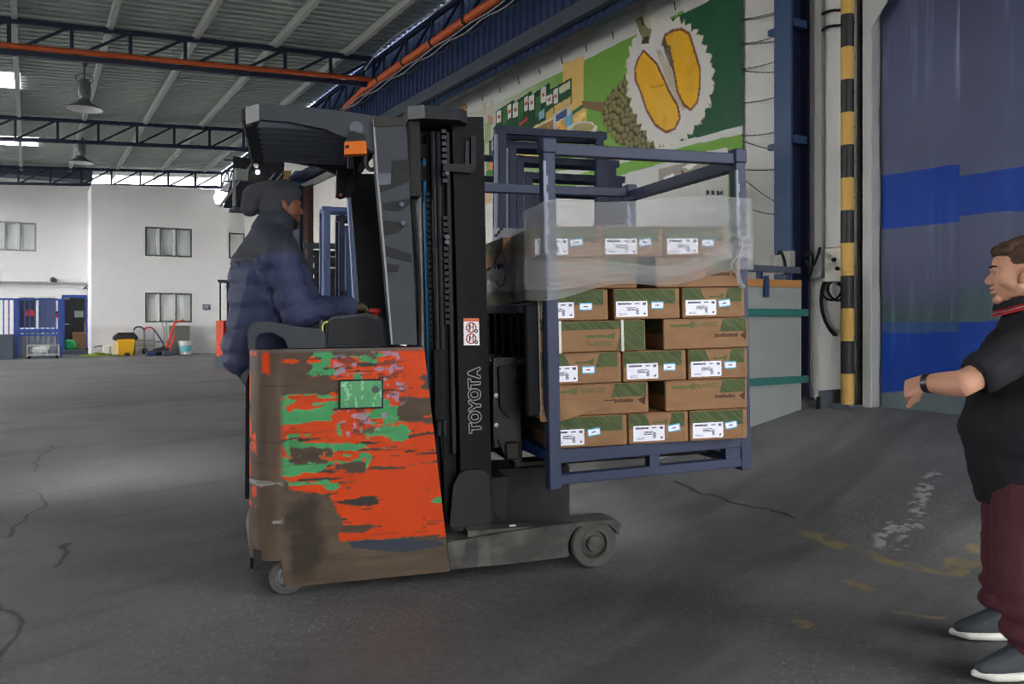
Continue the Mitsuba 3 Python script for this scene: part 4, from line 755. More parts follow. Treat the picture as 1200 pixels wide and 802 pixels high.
lay((near_([(322, 560), (340, 578), (384, 585), (396, 612), (392, 640), (530, 632), (540, 700), (320, 700)], .05) * .75 + .75 * (blot - .5) + .3 * (fleck - .5) > .45) * 1.0, (lin((78, 66, 54)) * (.65 + .8 * n_(5, 30, 31))[:, None]))
lay(zone([(408, 634), (520, 630), (520, 640), (470, 648), (412, 642)]) * (blot > .38), lin((50, 56, 66)))
lay(np.clip((near_([(345, 610), (358, 610), (356, 665), (345, 665)], .16) * .8 + 1.5 * (n_(6, 9, 71) - .5) - .35) * 3, 0, 1) * .75, lin((40, 36, 32)))
corner = np.clip((AR + R_ + .02 - QA) / .03, 0, 1)
edge_orange = near_([(270, 404), (298, 404), (297, 700), (270, 700)], .012) * (n_(18, 10, 41) + .12 * fleck > .54)
lay(np.clip(corner * ((blot + .2 * fleck) < .86), 0, 1) * (QA > K(291, 500)[0] * 1.3), lin((86, 72, 62)) * (.5 + .9 * n_(14, 5, 43))[:, None])
lay(edge_orange * (QZ > .42), lin((200, 70, 34))); lay(near_([(309, 412), (315, 412), (316, 446), (309, 446)], .01) * (blot > .42), lin((205, 66, 26)))
lay(corner * (n_(6, 14, 47) > .62) * (QZ < .55) * .7, lin((150, 148, 146)))
pk = near_([(394, 420), (470, 412), (474, 468), (466, 478), (440, 512), (398, 508), (394, 470)], .02)
lay(pk * ((n_(34, 40, 51) + .4 * (fleck - .5)) > .60) * .75, lin((140, 130, 150))); lay(pk * (n_(16, 40, 55) > .6) * .8, lin((84, 50, 44))); lay(pk * (n_(22, 22, 57) > .64), green)
lay((QZ > 1.165 + .006 * QA) * .8, lin((88, 84, 80)))
lay((n_(3, 90, 61) > .72) * .5, dark)
vmat('truck_paint', .5, .15)
body = part(tk, 'body', xf(sk, TK), 'mat_truck_paint', smooth=True, color=np.clip(c_, 0, 1))
part(body, 'wing_core', tkb(-.80, -.72, .03, .20, .18, 1.17), 'mat_truck_shadow'); part(body, 'core', cat([tkb(-.42, aF_top - .03, .02, 1.13, .10, 1.17)]), 'mat_truck_shadow'); part(body, 'floor_plate', tkb(-.94, -.42, .03, 1.13, .12, .22), 'mat_truck_shadow'); part(body, 'far_wing', tkb(-.95, -.42, .95, 1.15, .15, 1.17), 'mat_truck_dark'); part(body, 'skirt', side([(520, 640), (527, 668), (410, 680), (410, 660)], .012, 1.1), 'mat_truck_shadow')
rim, _, _ = grid(lambda s, w: (skin(s, np.ones_like(s))[0], skin(s, np.ones_like(s))[1] + w * np.where(skin(s, np.ones_like(s))[1] > BR - .01, 0, .16), skin(s, np.ones_like(s))[2] + .0 * w), S[::3], np.array([0, 1.0])); rim.invert()
part(body, 'top_rim', xf(rim, TK), 'mat_truck_dark')
q0, q1 = K(399, 478), K(447, 446)
vmat('plate_paint', .4); g, u_, v_ = grid(lambda u, v: (u, np.full_like(u, -.012), v), np.linspace(q0[0], q1[0], 40), np.linspace(q0[1], q1[1], 30))
pc = np.tile(green, (len(u_), 1)) * (.75 + .5 * n2(u_, v_, 20, 3))[:, None]; wv = (n2(u_ * 4, v_, 22, 5) > .62); pc[wv] = lin((120, 176, 140)); pc[(np.hypot(u_ - q1[0] + .03, v_ - (q0[1] + q1[1]) / 2 - .02) < .018)] = lin((40, 60, 50))
part(body, 'data_plate', xf(g, TK), 'mat_plate_paint', smooth=True, color=pc, label='green scratched plate'); part(body, 'plate_frame', cat([tkb(q0[0] - .008, q1[0] + .008, -.0115, -.001, q0[1] - .008, q1[1] + .008, .003)]), 'mat_truck_dark')
for i in range(2): pts = [(291, 440), (288, 450), (287, 585), (293, 585)] if i == 0 else [(294, 640), (293, 668), (299, 664), (298, 640)]; part(body, 'rubber_flap', side(pts, .20, .9 if i == 0 else .6), 'mat_black_rubber')
part(body, 'corner_guard', side([(291, 598), (288, 612), (292, 645), (297, 650), (297, 600)], .14, .2), 'mat_worn_metal')
# seat arch, arm rest, consoles
def arch(b0, b1): return side([(291, 410), (290, 388), (296, 379), (312, 377), (334, 380), (345, 383), (345, 410), (338, 410), (334, 398), (318, 389), (304, 391), (299, 398), (299, 410)], b0, b1)
part(tk, 'arm_arch', arch(.10, .20), 'mat_truck_grey'); part(tk, 'arm_rest', side([(332, 381), (376, 386), (381, 391), (381, 408), (338, 408)], .10, .24), 'mat_truck_grey')
cons = part(tk, 'console', side([(381, 407), (382, 377), (390, 371), (430, 367), (447, 372), (457, 382), (458, 406)], .12, .5), 'mat_truck_grey')
part(cons, 'panel', side([(384, 404), (385, 380), (393, 374), (428, 371), (444, 376), (448, 404)], .10, .13), 'mat_truck_dark'); 
p_ = K(432, 368, .2); part(cons, 'stop_button', xf(lathe([(0, .03), (.03, .026), (.034, .01), (.02, 0), (.02, -.03), (0, -.03)], 18, (p_[0] + .03, .2, p_[1])), TK), 'mat_red_paint', smooth=40)
p_ = K(377, 378, .3); part(cons, 'lever', tkt([(p_[0], .3, p_[1] - .06), (p_[0], .3, p_[1] + .02)], .012), 'mat_worn_metal'); p_ = K(401, 352, .42); part(cons, 'control_lever', tkt([(p_[0] - .02, .42, p_[1] - .12), (p_[0], .42, p_[1] - .02), (p_[0] + .012, .42, p_[1] + .05)], [.02, .022, .017], 10, sp=8), 'mat_black_rubber', smooth=40)
mat('cable_yellow', (176, 176, 70), .5); p_ = [K(*q, .11) for q in ((384, 377), (379, 380), (378, 388), (380, 396))]; part(cons, 'lead', tkt([(q[0], .11, q[1]) for q in p_], .005, 5, sp=10), 'mat_cable_yellow')
# guard posts and overhead guard
post = part(tk, 'guard_post', side([(437, 140), (474, 138), (477, 160), (489, 404), (459, 404), (450, 300), (441, 200)], -.01, .10), 'mat_truck_grey')
part(post, 'worn_edge', cat([side([(436.6, 140), (438.6, 139), (443, 200), (452, 300), (460.5, 404), (458.5, 404), (449.6, 300), (440.6, 200)], -.014, .0)]), 'mat_worn_metal')
for q in ([(460, 188), (478, 187), (479, 203), (459, 208)], [(444, 216), (480, 199), (480, 213), (445, 226)], [(449, 238), (480, 233), (481, 240), (467, 248), (450, 246)], [(449, 258), (478, 262), (467, 273), (451, 276)], [(452, 288), (482, 298), (483, 308), (453, 300)], [(453, 309), (468, 311), (466, 319), (454, 319)]):
    part(post, 'tape', side(q, -.014, -.008), 'mat_truck_dark')
part(post, 'cap', side([(438, 139), (474, 137), (474, 147), (438, 149)], -.016, .11), 'mat_greasy')
part(post, 'sheen_plate', side([(442, 204), (458, 203), (458, 216), (445, 217)], -.0155, -.008), 'mat_gutter')
for q in ((470, 240), (472, 262)): p_ = K(*q, -.01); part(post, 'clip', xf(lathe([(0, -.02), (.012, -.018), (.014, 0)], 10, (p_[0], -.01, p_[1]), (0, 1, 0)), TK), 'mat_gutter')
part(tk, 'guard_post', side([(409, 204), (443, 204), (455, 398), (424, 398), (417, 300)], .98, 1.06), 'mat_truck_dark', label='far guard post behind the near one')
grl = [(303, 122), (345, 124), (400, 130), (440, 136), (444, 137), (445, 182), (441, 180), (410, 163), (380, 151), (340, 143), (303, 140)]
mat('slat_grey', (104, 111, 122), .5, 0, .3)
gd = part(tk, 'overhead_guard', side(grl, .0, .05), 'mat_truck_grey'); part(gd, 'far_rail', side([tuple(K(*q)) for q in grl], 1.0, 1.05, TK, True), 'mat_truck_grey')
ge = K(303, 122); g0 = K(288, 125); zt_, zb_ = ge[1], K(300, 142)[1]
part(gd, 'end_cap', side([(287.5, 126), (303.5, 121.5), (303.5, 141), (288, 146)], -.006, .05), 'mat_worn_metal', label='bare metal end of the guard rail')
part(gd, 'rear_bar', cat([tkb(g0[0] - .02, g0[0] + .06, .0, 1.05, zb_ - .01, zt_ - .02, .01)]), 'mat_truck_dark')
af = K(424, 150)[0]
part(gd, 'front_bar', tkb(af, af + .10, .05, 1.0, zb_ - .02, zb_ + .07, .01), 'mat_truck_dark')
for i in range(8):
    b = .075 + .122 * i
    an = np.radians(np.linspace(-75, 75, 9)); pr_ = [(.064 * math.sin(t), -.075 * math.cos(t)) for t in an] + [(.056 * math.sin(t), -.066 * math.cos(t)) for t in an[::-1]]; m = prism(pr_, g0[0] + .05, af + .02, basis((0, 0, 0), (0, 1, 0), (0, 0, 1))); m.apply_translation((0, b, zb_ + .06)); part(gd, 'slat', xf(m, TK), 'mat_slat_grey', smooth=40); part(gd, 'slat_edge', tkb(g0[0] + .05, af + .02, b + .048, b + .074, zb_ + .0, zb_ + .03), 'mat_mast_black')
lp = part(tk, 'beacon', side([(404, 166), (429, 165), (430, 180), (404, 181)], -.03, .03), 'mat_beacon', label='orange signal lamp'); part(lp, 'holder', side([(412, 153), (428, 158), (430, 166), (404, 167)], -.02, .02), 'mat_truck_dark')
part(lp, 'screw', cat([xf(lathe([(0, -.006), (.008, -.005), (.009, 0)], 10, (K(407, 172, -.03)[0], -.03, K(407, 172, -.03)[1]), (0, 1, 0)), TK)]), 'mat_truck_dark')
part(gd, 'badge', xf(lathe([(0, -.006), (.032, -.005), (.036, 0)], 20, (K(417, 150)[0], 0, K(417, 150)[1]), (0, 1, 0)), TK), 'mat_gutter', smooth=30)
dv = part(tk, 'display', side([(395, 198), (414, 198), (413, 229), (394, 230)], .55, .62), 'mat_truck_shadow'); part(dv, 'hand_set', side([(404, 226), (410, 204), (420, 206), (416, 222), (408, 232)], .50, .55), 'mat_truck_dark'); part(dv, 'bracket', side([(407, 176), (413, 176), (416, 206), (408, 206)], .57, .6), 'mat_worn_metal')
part(dv, 'lead', tkt([(K(*q, .5)[0], .5, K(*q, .5)[1]) for q in ((396, 226), (398, 232), (403, 231), (406, 225))], .008, 6, sp=10), 'mat_black_rubber'); part(dv, 'red_lamp', side([(397, 227), (401, 227), (401, 230), (397, 230)], .53, .55), 'mat_red_orange')
part(tk, 'camera_mount', side([(428, 176), (436, 172), (440, 178), (432, 190), (426, 200), (420, 198)], .2, .26), 'mat_truck_dark'); part(tk, 'hose', tkt([(K(*q, .2)[0], .2, K(*q, .2)[1]) for q in ((440, 172), (432, 178), (429, 188), (432, 198), (441, 196))], .012, 6, sp=14), 'mat_worn_metal')
# mast
b_m = .14
rail = [(529.5, 137), (566.5, 137), (570, 330), (577.5, 612), (541, 616), (535, 330)]
ms = part(tk, 'mast', side([tuple(KL(*q, b_m)) for q in rail], b_m, b_m + .035, TILT, True), 'mat_mast_black')
part(ms, 'rail_web', cat([side([tuple(KL(*q, b_m)) for q in [(529.5, 140), (536, 140), (547, 616), (541, 616), (535, 330)]], b_m + .03, b_m + .13, TILT, True), side([tuple(KL(*q, b_m)) for q in [(560.5, 140), (566.5, 140), (570, 330), (577.5, 612), (571, 612), (563.5, 330)]], b_m + .03, b_m + .13, TILT, True)]), 'mat_mast_black')
part(ms, 'far_rail', side([tuple(KL(*q, b_m)) for q in rail], .92, 1.02, TILT, True), 'mat_mast_black')
a0, z_t = KL(476, 140, b_m); a1 = KL(545, 140, b_m)[0]; z0 = KL(520, 612, b_m)[1]
am = KL(545, 400, b_m)[0]
part(ms, 'top_plate', xf(prism([(a0 + .00, .06), (a0 + .07, .02), (a1 - .06, .02), (a1 + .0, .09), (a1 + .0, 1.05), (a0, 1.05)], z_t - .02, z_t + .045), TILT), 'mat_truck_dark')
part(ms, 'plate_edge', xf(prism([(a0 - .004, .058), (a0 + .07, .013), (a0 + .075, .02), (a0 + .0, .07)], z_t - .02, z_t + .046), TILT), 'mat_worn_metal')
part(ms, 'top_box', cat([tkb(a0 + .01, a0 + .06, .08, .9, z_t - .40, z_t - .02, 0, TILT), tkb(a0 + .06, a1 - .02, .3, .9, z_t - .36, z_t - .02, 0, TILT)]), 'mat_truck_shadow')
br = [(519, 200), (520, 192), (552, 192), (552, 160), (558, 160), (558, 198), (552, 203)]
part(ms, 'bracket', side([tuple(KL(*q, b_m - .03)) for q in br], b_m - .03, b_m, TILT, True), 'mat_truck_dark'); part(ms, 'bracket_pad', side([tuple(KL(*q, b_m - .012)) for q in [(546, 165), (550, 165), (550, 195), (545, 195)]], b_m - .012, b_m, TILT, True), 'mat_truck_grey')
part(ms, 'inner_rail', tkb(am - .165, am - .13, .22, .30, .15, z_t - .05, 0, TILT), 'mat_mast_black'); part(ms, 'inner_rail', tkb(am - .12, am - .085, .18, .26, .15, z_t - .05, 0, TILT), 'mat_mast_black')
part(ms, 'inner_rail', tkb(am - .08, am - .055, .15, .20, .62, z_t - .05, .006, TILT), 'mat_truck_dark')
part(ms, 'cross_wall', tkb(am - .20, am + .05, .34, .9, .2, z_t - .1, 0, TILT), 'mat_truck_shadow')
def ml(px, b, z0_, z1_, r, m, name, n=8, wob=0.0):
    a_ = KL(px, 300, b)[0]; pts = [(a_ + wob * math.sin(5 * t), b, z0_ + (z1_ - z0_) * t) for t in np.linspace(0, 1, 12 if wob else 2)]; part(ms, name, tkt(pts, r, n, TILT), m, smooth=40)
ml(493, .30, .95, z_t - .18, .026, 'mat_worn_metal', 'cylinder', 14); ml(493, .30, 1.55, z_t - .18, .014, 'mat_galv', 'piston', 12)
ml(499.5, .24, .9, z_t - .15, .010, 'mat_hose_blue', 'blue_hose'); ml(488, .20, 1.1, z_t - .12, .011, 'mat_black_rubber', 'hose', 8, .012); ml(484, .22, 1.0, z_t - .10, .009, 'mat_truck_dark', 'hose', 8, .02)
ml(510, .17, .72, z_t - .05, .013, 'mat_truck_dark', 'hose'); ml(516, .17, .72, z_t - .05, .013, 'mat_truck_dark', 'hose'); ml(527, .16, .95, z_t - .3, .008, 'mat_galv', 'rod')
for px in (511, 517): a_ = KL(px, 420, .16)[0]; part(ms, 'hose_end', cat([tkb(a_ - .018, a_ + .018, .13, .17, .80, 1.17, .006, TILT)] + [tkb(a_ - .019, a_ + .019, .128, .17, .83 + .016 * i, .838 + .016 * i, 0, TILT) for i in range(4)]), 'mat_mast_black')
def chain(px, b, z0_, z1_, m):
    a_ = KL(px, 300, b)[0]; z = np.arange(z0_, z1_, .032); part(ms, 'chain', cat([tkb(a_ - .012, a_ + .012, b, b + .012, q, q + .02, 0, TILT) for q in z]), m, kind='stuff')
chain(504, .2, .95, z_t - .35, 'mat_truck_dark'); chain(523.5, .13, z_t - .32, z_t - .04, 'mat_truck_grey'); chain(523, .15, 1.3, z_t - .5, 'mat_truck_dark')
a_ = KL(497, 185, .2)[0]; part(ms, 'pulley', xf(lathe([(.02, -.03), (.10, -.03), (.085, -.01), (.085, .01), (.10, .03), (.02, .03)], 24, (a_, .26, z_t - .20), (0, 1, 0)), TILT), 'mat_mast_black', smooth=30)
for py in (203, 278, 284): p_ = KL(524, py, .12); part(ms, 'bolt', xf(lathe([(0, -.012), (.012, -.01), (.013, 0)], 10, (p_[0], .125, p_[1]), (0, 1, 0)), TILT), 'mat_gutter')
part(ms, 'lower_plate', side([tuple(KL(*q, b_m - .02)) for q in [(508, 400), (530, 395), (541, 616), (528, 618)]], b_m + .05, b_m + .12, TILT, True), 'mat_mast_black')
part(ms, 'foot_plate', side([tuple(KL(*q, b_m - .03)) for q in [(527, 617), (531, 570), (538, 556), (547, 551), (566, 551), (573, 557), (576.5, 612), (560, 616)]], b_m - .03, b_m + .0, TILT, True), 'mat_truck_dark')
# sticker and lettering on the mast
stk = part(ms, 'warning_sticker', side([tuple(KL(*q, b_m)) for q in [(543, 373), (561, 373), (562, 405), (543.5, 405)]], b_m - .003, b_m + .001, TILT, True), 'mat_white_paint', label='white and orange warning sticker')
part(stk, 'orange_strip', side([tuple(KL(*q, b_m)) for q in [(543, 373), (561, 373), (561.1, 377), (543.1, 377)]], b_m - .005, b_m, TILT, True), 'mat_orange_pipe')
for py in (384, 397):
    p_ = KL(552, py, b_m); part(stk, 'symbol', cat([xf(lathe([(.022, -.001), (.028, -.001), (.028, .001), (.022, .001), (.022, -.001)], 20, (p_[0], b_m - .005, p_[1]), (0, 1, 0)), TILT), xf(beam((p_[0] - .018, b_m - .005, p_[1] - .018), (p_[0] + .018, b_m - .005, p_[1] + .018), .005, .002), TILT)]), 'mat_red_paint')
    part(stk, 'figure', cat([tkb(p_[0] - .012, p_[0] - .004, b_m - .005, b_m, p_[1] - .015, p_[1] + .016, 0, TILT), tkb(p_[0] + .008, p_[0] + .012, b_m - .005, b_m, p_[1] - .02, p_[1] + .02, 0, TILT), xf(lathe([(.005, -.001), (.010, -.001), (.010, .001), (.005, .001), (.005, -.001)], 14, (p_[0] + .026, b_m - .005, p_[1] - .02), (0, 1, 0)), TILT)]), 'mat_truck_dark')
p0, p1 = KL(567, 508, b_m), KL(562, 430, b_m); hL = .058; Lm = meshkit.text_mesh('TOYOTA', hL, .003, True)
outl = []                                                      # outlined letters: the letter minus its shrunken self
from shapely.ops import unary_union
def text_poly(s, h, bold=True):
    t = meshkit.text_mesh(s, h, .002, bold); f = t.faces[np.all(np.abs(np.array(t.vertices)[t.faces][:, :, 2] - .002) < 1e-7, axis=1)]; v = np.array(t.vertices)[:, :2]
    return unary_union([sg.Polygon(v[q]) for q in f])
tp = text_poly('TOYOTA', hL).buffer(.005); tp = tp.difference(tp.buffer(-.0055)); ln = np.linalg.norm(np.subtract(p1, p0)); sc = ln / (tp.bounds[2] - tp.bounds[0])
from shapely import affinity
tp = affinity.scale(affinity.translate(tp, -tp.bounds[0], 0), sc, 1, origin=(0, 0))
pb = KL(571, 508, b_m) if False else KL(564, 508, b_m)
part(ms, 'lettering', prism(tp, 0, .003, TILT @ basis((pb[0] - .004, b_m - .001, pb[1]), (0, 0, 1), (-1, 0, 0)) @ np.eye(4)), 'mat_worn_metal', label='outlined lettering reading upwards')
# legs and wheels
leg = [(524, 636), (560, 630), (590, 625), (640, 617), (690, 611), (716, 609), (727, 613), (725, 627), (722, 629)]
cx, cy, rr = 697, 642, 31.5
arc_ = [(cx + rr * math.cos(t), cy - rr * math.sin(t)) for t in np.linspace(math.radians(28), math.radians(196), 14)]
legp = leg[:-1] + arc_ + [(664, 653), (600, 661), (527, 668)]
lg = part(tk, 'leg', side(legp, .0, .16), 'mat_leg_dust'); part(lg, 'web', tkb(.1, K(666, 640)[0], .03, .13, .10, .24), 'mat_leg_dust')
part(lg, 'edge_bar', side([(640, 617.5), (690, 611.5), (716, 609.5), (727, 613), (727, 617), (715, 614), (690, 616), (640, 622)], -.006, .0), 'mat_leg_dust')
part(lg, 'logo_scrap', tkb(K(604, 622)[0] - .015, K(604, 622)[0] + .02, .06, .075, K(604, 622)[1] + .004, K(604, 622)[1] + .012), 'mat_white_paint')
def wheel(parent, px, py, rpx, b, w, name='wheel', cap='mat_leg_dust', M2=mv()):
    p_ = K(px, py, b); d = 940 / np.linalg.norm((FWD @ (TK[:3, 3] + TF * p_[0] + TLf * b))); r = rpx / d
    p_[1] = r
    k = part(parent, name, xf(lathe([(r * .62, -w / 2), (r * .93, -w / 2), (r, -w / 2 + r * .08), (r, w / 2 - r * .08), (r * .93, w / 2), (r * .62, w / 2)], 36, (p_[0], b + w / 2, p_[1]), (0, 1, 0)), TK @ M2), 'mat_tyre', smooth=30)
    part(k, 'hub', xf(lathe([(0, -w / 2 + .004), (r * .30, -w / 2 + .002), (r * .34, -w / 2 + .02), (r * .50, -w / 2 + .022), (r * .55, -w / 2 - .002), (r * .64, -w / 2 + .002), (r * .64, w / 2), (0, w / 2)], 32, (p_[0], b + w / 2, p_[1]), (0, 1, 0)), TK @ M2), cap, smooth=30)
mat('tyre', (74, 72, 70), .75, 0, .2)
wheel(tk, 697, 642, 28.5, .01, .11, 'load_wheel'); wheel(tk, 697, 642, 28.5, .01, .11, 'load_wheel', M2=mv(0, .98, 0))
wheel(tk, 336, 680, 20.5, .02, .07, 'castor_wheel', 'mat_worn_metal')
part(tk, 'drive_wheel', xf(lathe([(0, -.05), (.15, -.05), (.15, .05), (0, .05)], 24, (-.55, .8, .15), (0, 1, 0)), TK), 'mat_tyre')
legraw = [tuple(K(*q)) for q in legp]
part(tk, 'leg', side(legraw, .96, 1.12, TK, True), 'mat_leg_dust', label='far leg behind the near one')
part(tk, 'cross_member', cat([tkb(.05, .38, .3, 1.0, .20, .45), tkb(.38, .86, .62, .94, .10, .43)]), 'mat_truck_shadow')
# carriage, load backrest and forks
ap, zT = KL(622, 357, -.01); zB = KL(625, 488, -.01)[1]
cg = part(tk, 'load_backrest', tkb(ap - .035, ap + .035, -.03, .02, zB, zT, .008, TILT), 'mat_mast_black'); part(cg, 'far_post', tkb(ap - .035, ap + .035, 1.12, 1.17, zB, zT, .008, TILT), 'mat_mast_black')
part(cg, 'top_bar', tkb(ap - .03, ap + .02, .0, 1.15, zT - .045, zT + .005, .006, TILT), 'mat_gutter'); part(cg, 'lower_bar', tkb(ap - .03, ap + .02, .12, 1.15, 1.075, 1.105, .004, TILT), 'mat_gutter')
for b in (.13, .29, .45, .61, .77, .93): part(cg, 'bar', tkb(ap - .03, ap + .015, b, b + .04, 1.09, zT - .03, 0, TILT), 'mat_mast_black')
part(cg, 'edge_strip', tkb(ap + .032, ap + .038, -.034, -.028, zB, zT, 0, TILT), 'mat_worn_metal')
ca = part(tk, 'carriage', cat([tkb(ap - .16, ap - .05, .22, .98, .62, 1.05, .01, TILT), tkb(ap - .10, ap - .02, .18, 1.0, .56, .66, .01, TILT), tkb(ap - .10, ap - .02, .18, 1.0, .98, 1.06, .01, TILT)]), 'mat_greasy')
part(ca, 'side_plate', side([tuple(KL(*q, .2)) for q in [(578, 420), (606, 418), (612, 470), (606, 500), (608, 543), (592, 536), (584, 515), (578, 515)]], .2, .24, TILT, True), 'mat_greasy'); part(ca, 'latch', side([tuple(KL(*q, .18)) for q in [(584, 430), (600, 428), (602, 470), (596, 490), (586, 478)]], .17, .2, TILT, True), 'mat_truck_shadow')
for py in (465, 500): p_ = KL(577, py, .16); part(ca, 'bolt', xf(lathe([(0, -.012), (.012, -.01), (.013, 0)], 10, (p_[0] + .03, .2, p_[1]), (0, 1, 0)), TILT), 'mat_galv')
for b in (.27, .80):
    fk = part(tk, 'fork', cat([tkb(ap - .03, ap + .02, b, b + .12, .52, 1.02, .008, TILT), tkb(ap - .03, ap + 1.15, b, b + .12, .50, .535, .008, TILT)]), 'mat_greasy')
# ------------------------------------------------------------------ the stillage (pallet frame) on the forks
mat('stillage', (50, 58, 82), .5, 0, .3)
SB0, SB1 = -.08, 1.19
FY_ = math.radians(4.2)
aL, aR = KL(650, 500, SB0)[0], 0.0; _p = KL(873, 470, SB0 + 1.17 * math.sin(FY_))[0]; aR = aL + (_p - aL) / math.cos(FY_); zTop = KL(655, 171, SB0)[1]; zBot = KL(652, 574, SB0)[1]; W_ = .065
FM = TILT @ rot(math.degrees(FY_), (0, 0, 1), (aL, SB0, 0))
st = thing('load_pallet_frame', 'blue steel pallet frame on the forks, holding the stacked brown boxes', 'pallet frame')
for nm, a, b in (('post', aL, SB0), ('post', aR, SB0), ('post', aL, SB1), ('post', aR, SB1)):
    k = part(st, nm, tkb(a - W_ / 2, a + W_ / 2, b - W_ / 2 + .03, b + W_ / 2 + .03, zBot + (0 if a == aL else .0), zTop + .03, .004, FM), 'mat_stillage')
    part(k, 'cap', tkb(a - W_ / 2 - .008, a + W_ / 2 + .008, b - W_ / 2 + .022, b + W_ / 2 + .038, zTop - .04, zTop + .04, .008, FM), 'mat_stillage')
    part(k, 'bare_patch', tkb(a - W_ / 2 - .002, a - W_ / 2 + .012, b - W_ / 2 + .026, b - W_ / 2 + .04, zTop - .55 if a == aL else zTop - .4, zTop - .08, 0, FM), 'mat_worn_steel', label='paint rubbed to bare steel')
    for i in range(4): part(k, 'marking', tkb(a - W_ / 2 - .0015, a - W_ / 2 + .022, b - W_ / 2 + .028, b - W_ / 2 + .029, zTop - .2 - .085 * i, zTop - .155 - .085 * i, 0, FM), 'mat_worn_steel')
for b in (SB0 + .03, SB1 + .03):
    part(st, 'top_rail', tkb(aL, aR, b - .028, b + .028, zTop - .045, zTop + .015, .004, FM), 'mat_stillage')
    part(st, 'deck_rail', tkb(aL, aR, b - .03, b + .03, .575, .64, .004, FM), 'mat_stillage'); part(st, 'ground_rail', tkb(aL, aR, b - .03, b + .03, .465, .515, .004, FM), 'mat_stillage')
    part(st, 'stub', tkb((aL + aR) / 2 - .03, (aL + aR) / 2 + .03, b - .025, b + .025, .51, .58, 0, FM), 'mat_stillage'); part(st, 'stub', tkb(aR - .13, aR - .03, b - .025, b + .025, .51, .58, 0, FM), 'mat_stillage')
part(st, 'side_rail', tkb(aR - .03, aR + .03, SB0, SB1 + .03, zTop - .075, zTop - .005, .004, FM), 'mat_stillage')
for z in (.575, .465): part(st, 'side_rail', tkb(aR - .03, aR + .03, SB0, SB1, z, z + .05, .004, FM), 'mat_stillage')
part(st, 'side_rail', tkb(aL - .03, aL + .03, SB0, SB1, .585, .64, .004, FM), 'mat_frame_bright')
part(st, 'deck', tkb(aL, aR, SB0, SB1, .62, .64, 0, FM), 'mat_stillage')
# ------------------------------------------------------------------ boxes
def kraft(p, n, uv):
    f = fbm(p.x * 14, p.y * 14, p.z * 22, 4); return mix(mi.Color3f(.215, .115, .056), mi.Color3f(.29, .165, .085), f)
mat('kraft', mikit.proc(kraft), .7, 0, .25)
def greenprint(p, n, uv):
    h = p.z * 1.0 + (p.x * 1.0 - p.y * .28) * .8
    s = smoothstep(.35, .65, noise(h * 150., p.z * 20, 3.)); return mix(mi.Color3f(.045, .075, .024), mi.Color3f(.10, .115, .05), s * .7)
mat('green_print', mikit.proc(greenprint), .65, 0, .25); mat('green_logo', (80, 92, 48), .65); mat('brown_ink', (70, 44, 34), .7); mat('label_white', (232, 234, 246), .5, 0, .3); mat('ink', (84, 84, 104), .7); mat('label_blue', (84, 170, 206), .5); mat('crease', (122, 84, 54), .8); mat('strap', (206, 206, 198), .4, 0, .4)
TW = [.0]
classic = text_c('CLASSIC', .022, .001, True)
